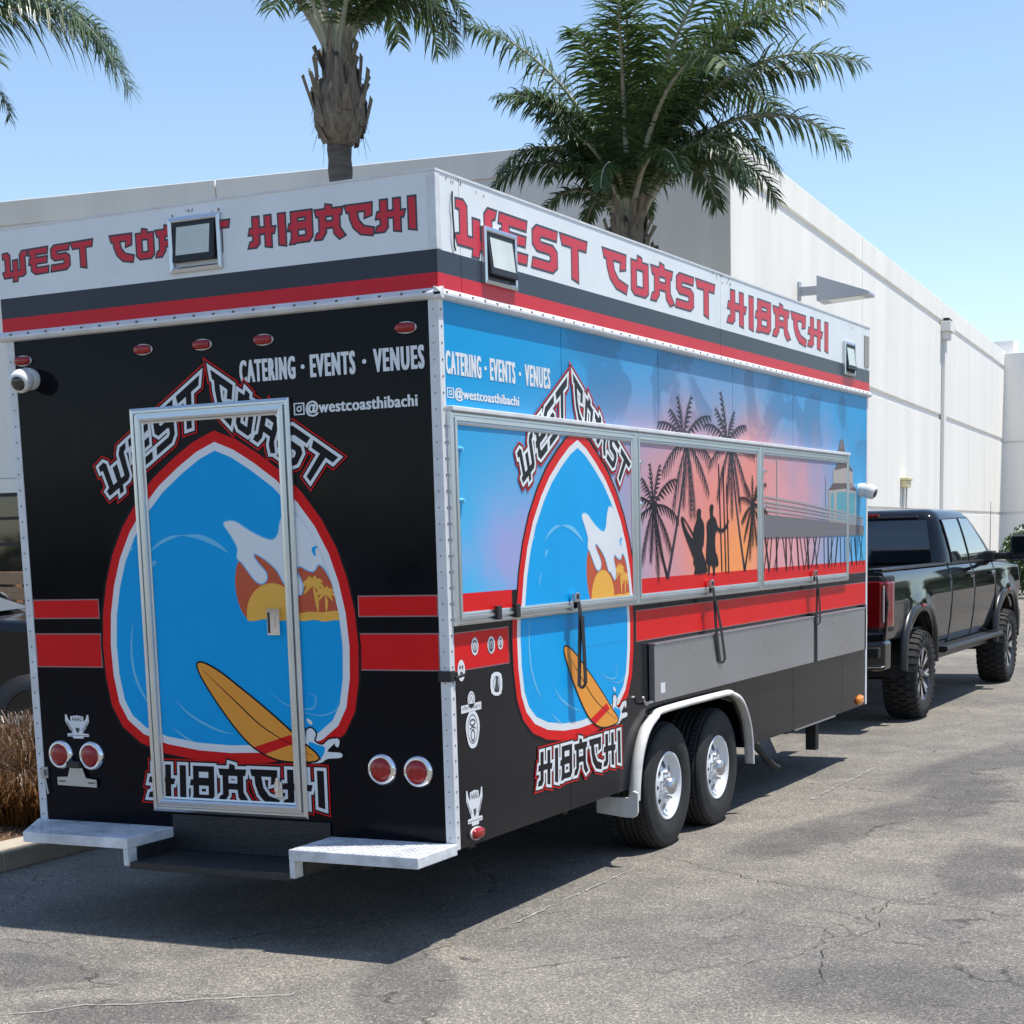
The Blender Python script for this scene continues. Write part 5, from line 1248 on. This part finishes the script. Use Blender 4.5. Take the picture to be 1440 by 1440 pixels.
def glass(name, uv, fn, m=TINT, n=8):
    b = MB()
    (a, c, d, e_) = [Vector(q) for q in uv]
    for j in range(n+1):
        for i in range(n+1):
            q = a.lerp(c, i/n).lerp(e_.lerp(d, i/n), j/n); b.v.append(fn(q.x, q.y))
    for j in range(n):
        for i in range(n): k = j*(n+1)+i; b.f.append((k, k+1, k+n+2, k+n+1)); b.m.append(0); b.sm.append(True)
    return b.build(name, m, tk)
for s in (1, -1):
    sidef = lambda k: (lambda y, z: (s*(ringv(z, 3)+k), y, z))
    for nm, m_, k, g_ in (('window_trim', DARK, .006, .025), ('side_window', TINT, .010, 0)):
        glass(nm, [(1.76-g_, 1.525-g_*.6), (2.50+g_, 1.525-g_*.6), (2.46+g_, 1.975+g_*.5), (1.74-g_, 1.965+g_*.5)], sidef(k), m_)
        glass(nm, [(2.62-g_, 1.525-g_*.6), (3.70+g_, 1.515-g_*.6), (3.02+g_, 1.975+g_*.5), (2.57-g_, 1.98+g_*.5)], sidef(k), m_)
    part('belt_trim', PLAST, tk, lambda b: b.box(s*.935, s*.966, 1.50, 3.78, 1.488, 1.508), bevel=.004)
rearf = lambda x, z: (x, ringv(z, 1)-.012, z)
glass('rear_window', [(-.80, 1.52), (.80, 1.52), (.72, 1.965), (-.72, 1.965)], rearf)
part('rear_spoiler', DARK, tk, lambda b: b.box(-.62, .62, 1.545, 1.62, 1.985, 2.012), bevel=.008)
part('stop_lamp', LENSR, tk, lambda b: b.box(-.2, .2, 1.535, 1.56, 2.012, 2.04), bevel=.004)
glass('windshield', [(-.84, 1.53), (.84, 1.53), (.72, 1.99), (-.72, 1.99)], lambda x, z: (x, ringv(z, 2)+.012, z))
def hood(b):
    b.prism([(3.74, 1.47), (4.25, 1.50), (4.9, 1.47), (5.2, 1.40), (5.32, 1.25), (5.34, .75), (5.2, .6), (3.74, .7)], 0, -.93, .93)
part('hood', PAINT, tk, hood, bevel=.05)
part('grille', DARK, tk, lambda b: b.box(-.6, .6, 5.33, 5.37, .95, 1.32)); part('front_bumper', PAINT, tk, lambda b: b.box(-1.0, 1.0, 5.2, 5.5, .55, .88), bevel=.05)
for s in (1, -1): part('headlamp', CLEARL, tk, lambda b: b.box(s*.62, s*.98, 5.18, 5.36, 1.0, 1.32), bevel=.03)
part('antenna', DARK, tk, lambda b: b.cyl((.90, 4.0, 1.45), (.905, 3.98, 2.17), .006, .003, 6))
def truck_wheel(cx, cy, s):
    c = Vector((cx, cy, .445)); ax = Vector((s, 0, 0)); wd = .30
    w_ = part('wheel', RIMB, tk, lambda b: b.lathe([(.27, -wd+.02), (.262, -.03), (.270, -.004), (.255, .0), (.242, -.03), (.235, -.08), (.20, -.10), (.06, -.10), (.0, -.10)], c, ax, 48))
    part('tyre', RUBBER, w_, lambda b: b.lathe([(.265, -wd), (.34, -wd-.02), (.40, -wd-.012), (.425, -wd+.02), (.428, -.14), (.425, -.02), (.40, .012), (.34, .02), (.285, .006), (.267, -.006)], c, ax, 56))
    def lugs(b):
        for k in range(34):
            for (t0, t1, ph, r0) in ((.012, -.075, 0, .398), (-.085, -.15, .5, .428), (-.16, -.225, 0, .428), (-.232, -wd-.012, .5, .398)):
                a = 2*math.pi*(k+ph)/34; da = .062
                q = []
                for (tt, rr) in ((t0, r0 if t0 > 0 else .424), (t1, .424 if t1 > -.25 else .398)):
                    for aa in (a-da, a+da):
                        d = Vector((0, math.cos(aa), math.sin(aa))); q.append((c+ax*tt+d*rr, c+ax*tt+d*(rr+.026 if rr < .41 else .447)))
                lo = [x[0] for x in q]; hi = [x[1] for x in q]
                b.add(lo+hi, [(4, 5, 7, 6), (0, 1, 5, 4), (1, 3, 7, 5), (3, 2, 6, 7), (2, 0, 4, 6)])
                if t0 > 0:      # shoulder lug running down the sidewall
                    d0 = Vector((0, math.cos(a), math.sin(a))); tg = Vector((0, -math.sin(a), math.cos(a)))
                    v = [c+ax*.010+d0*.405-tg*.018, c+ax*.010+d0*.405+tg*.018, c+ax*.014+d0*.365+tg*.012, c+ax*.014+d0*.365-tg*.012]
                    b.add(v+[x+ax*.012 for x in v], [(4, 5, 6, 7), (0, 1, 5, 4), (1, 2, 6, 5), (2, 3, 7, 6), (3, 0, 4, 7)])
    t_ = part('tread_lugs', RUBBER, w_, lugs)
    def spokes(b, m=0):
        for k in range(8):
            for off in (-.13, .13):
                a0 = 2*math.pi*k/8; a1 = a0+off
                p0 = c+Vector((0, math.cos(a0), math.sin(a0)))*.07; p1 = c+Vector((0, math.cos(a1), math.sin(a1)))*.245
                d = (p1-p0).normalized(); t = d.cross(ax)
                q = [p0-t*.020-ax*.03, p0+t*.020-ax*.03, p1+t*.020-ax*.012, p1-t*.020-ax*.012]
                b.add([x-ax*.05 for x in q]+q, [(4, 5, 6, 7), (0, 1, 5, 4), (1, 2, 6, 5), (2, 3, 7, 6), (3, 0, 4, 7)], 0)
                e_ = 1 if off > 0 else -1
                q2 = [p0.lerp(p1, .3)+t*.004*e_-ax*.0225, p0.lerp(p1, .3)+t*.019*e_-ax*.0225, p1+t*.0195*e_-ax*.0105, p1-t*.008*e_-ax*.0105]
                b.add(q2, [(0, 1, 2, 3)], 1)
    part('spokes', [RIMB, MILL], w_, spokes)
    part('hub_cap', RIMB, w_, lambda b: b.lathe([(.055, -.10), (.055, -.03), (.045, -.022), (.0, -.020)], c, ax, 20))
for s in (1, -1):
    for y in (0, 4.37): truck_wheel(s*1.075, y, s)

# ================================================================== PARKED CARS
def car(loc, rz, paint, label, group=None, hood_z=1.0):
    r = empty('parked_car', loc, rz); tag(r, label, 'car', group)
    L, hw, H = 4.7, .92, 1.68      # local: +x forward, y left
    low = [(-2.3, .38), (2.3, .36), (2.34, .62), (2.28, .86), (2.05, hood_z-.02), (1.0, hood_z+.06), (-2.2, hood_z+.08), (-2.33, .9)]
    def bd(b):
        n = len(low); vv = []
        for y, k in ((-hw, .94), (-hw+.06, 1), (hw-.06, 1), (hw, .94)):
            vv += [(x*(.985 if k < 1 else 1), y, .36+(z-.36)*(k if k < 1 else 1)) for x, z in low]
        b.add(vv, [(j*n+i, j*n+(i+1) % n, (j+1)*n+(i+1) % n, (j+1)*n+i) for j in range(3) for i in range(n)]+[tuple(range(n)), tuple(3*n+i for i in range(n))])
    part('body', paint, r, bd, bevel=.04)
    gh = [(-2.15, hood_z+.06), (1.05, hood_z+.04), (.30, H-.06), (-.1, H), (-1.6, H-.02), (-1.95, H-.14)]
    def gr(b):
        n = len(gh); vv = [(x, y, z) for s in (-1, 1) for x, z in gh for y in [s*(hw-.05-.20*(z-hood_z)/(H-hood_z))]]
        b.add(vv, [(i, (i+1) % n, n+(i+1) % n, n+i) for i in range(n)]+[tuple(range(n)), tuple(n+i for i in range(n))])
    part('cabin', paint, r, gr, bevel=.05)
    for s in (-1, 1):
        for (x0, x1, x2, x3) in ((-1.75, -.72, -.72, -1.62), (-.62, .88, .30, -.62)):
            f = lambda x, t: (x, s*(hw-.05-.20*t+.006), hood_z+.04+t*(H-hood_z-.04))
            part('window', TINT, r, lambda b: b.add([f(x0, .12), f(x1, .12), f(x2, .86), f(x3, .86)], [(0, 1, 2, 3)]))
    part('windshield', TINT, r, lambda b: b.add([(.98, -.78, hood_z+.11), (.98, .78, hood_z+.11), (.36, .64, H-.10), (.36, -.64, H-.10)], [(0, 1, 2, 3)]))
    for x in (-1.42, 1.42):
        for s in (-1, 1):
            w_ = part('wheel', MILL, r, lambda b: b.lathe([(.245, -.16), (.245, -.01), (.235, .0), (.225, -.03), (.2, -.06), (.06, -.03), (.0, -.03)], (x, s*(hw-.0), .35), (0, s, 0), 28))
            part('tyre', RUBBER, w_, lambda b: b.lathe([(.245, -.2), (.33, -.2), (.35, -.17), (.35, -.03), (.33, .005), (.25, .004)], (x, s*hw, .35), (0, s, 0), 32))
            def sp_(b):
                for k in range(5):
                    a = 2*math.pi*k/5; d = Vector((math.cos(a), 0, math.sin(a))); t = Vector((-math.sin(a), 0, math.cos(a))); p = Vector((x, s*(hw-.015), .35))
                    b.add([p-t*.03, p+t*.03, p+d*.23+t*.02, p+d*.23-t*.02], [(0, 1, 2, 3)])
            part('spokes', MILL, w_, sp_)
            part('wheel_arch', DARK, r, lambda b: b.lathe([(.40, .0), (.40, .06), (.25, .062)], (x, s*(hw-.045), .36), (0, s, 0), 24))
    for s in (-1, 1):
        part('headlamp', CLEARL, r, lambda b: b.box(2.18, 2.31, s*.52, s*.84, .70, .84), bevel=.02); part('tail_lamp', LENSR, r, lambda b: b.box(-2.34, -2.2, s*.6, s*.88, .85, 1.02), bevel=.02)
    return r
az = math.atan2(HR.y, HR.x)
wp_ = Vector((-7.50, 5.42, 0))                     # its wheel shows beside the trailer
c_ = wp_+HF*.92-HR*1.42
car((c_.x, c_.y, 0), az, PAINT, 'black car parked behind the dry grasses beside the trailer', hood_z=1.22)
WPAINT = mat('white_car_paint', (.7, .7, .7), .2, coat=.8)
for i, (x, y) in enumerate(((11.5, 30), (11.8, 36.2), (11.4, 42.5), (11.7, 49))):
    car((x, y, 0), R(90), WPAINT, 'white car parked across the lot, mirrored in the side of the truck', 'white cars across the lot')
palm((9.5, 34, 0), 6.2, 'palm across the lot, mirrored in the side of the truck', [(a, 72+10*math.sin(a), -45, 3.8) for a in range(0, 360, 26)], .18, seed=21, bh=1.0)
hg = MB(); rnd = random.Random(17)  # unseen foliage rows, extended and raised to keep horizon glare out of reflections
for i in range(20000):
    t = rnd.random(); k = rnd.uniform(.25, .5); hh = 3.4
    if i % 4 == 0: c = Vector((24+rnd.uniform(-1.5, 1.5), -38+t*170, 0)); q = c.y
    elif i % 4 == 1: c = Vector((24-t*90, -38+rnd.uniform(-1.5, 1.5), 0)); q = c.x
    else: c = Vector((4+t*60, 128+rnd.uniform(-2, 2), 0)); q = c.x; k *= 1.6; hh = 8.5
    c.z = rnd.uniform(.05, hh+1.0*math.sin(q*.31)+.7*math.sin(q*.93)+.4*math.sin(q*2.1))
    u = Vector((rnd.gauss(0, 1), rnd.gauss(0, 1), rnd.gauss(0, 1))).normalized(); v = u.orthogonal().normalized()
    hg.add([c-u*k, c+v*k*.6, c+u*k, c-v*k*.6], [(0, 1, 2, 3)])
tag(hg.build('glare_hedge', GREEN, recalc=False), 'unseen rows of green foliage added to block horizon glare in reflections', 'glare_hedge')
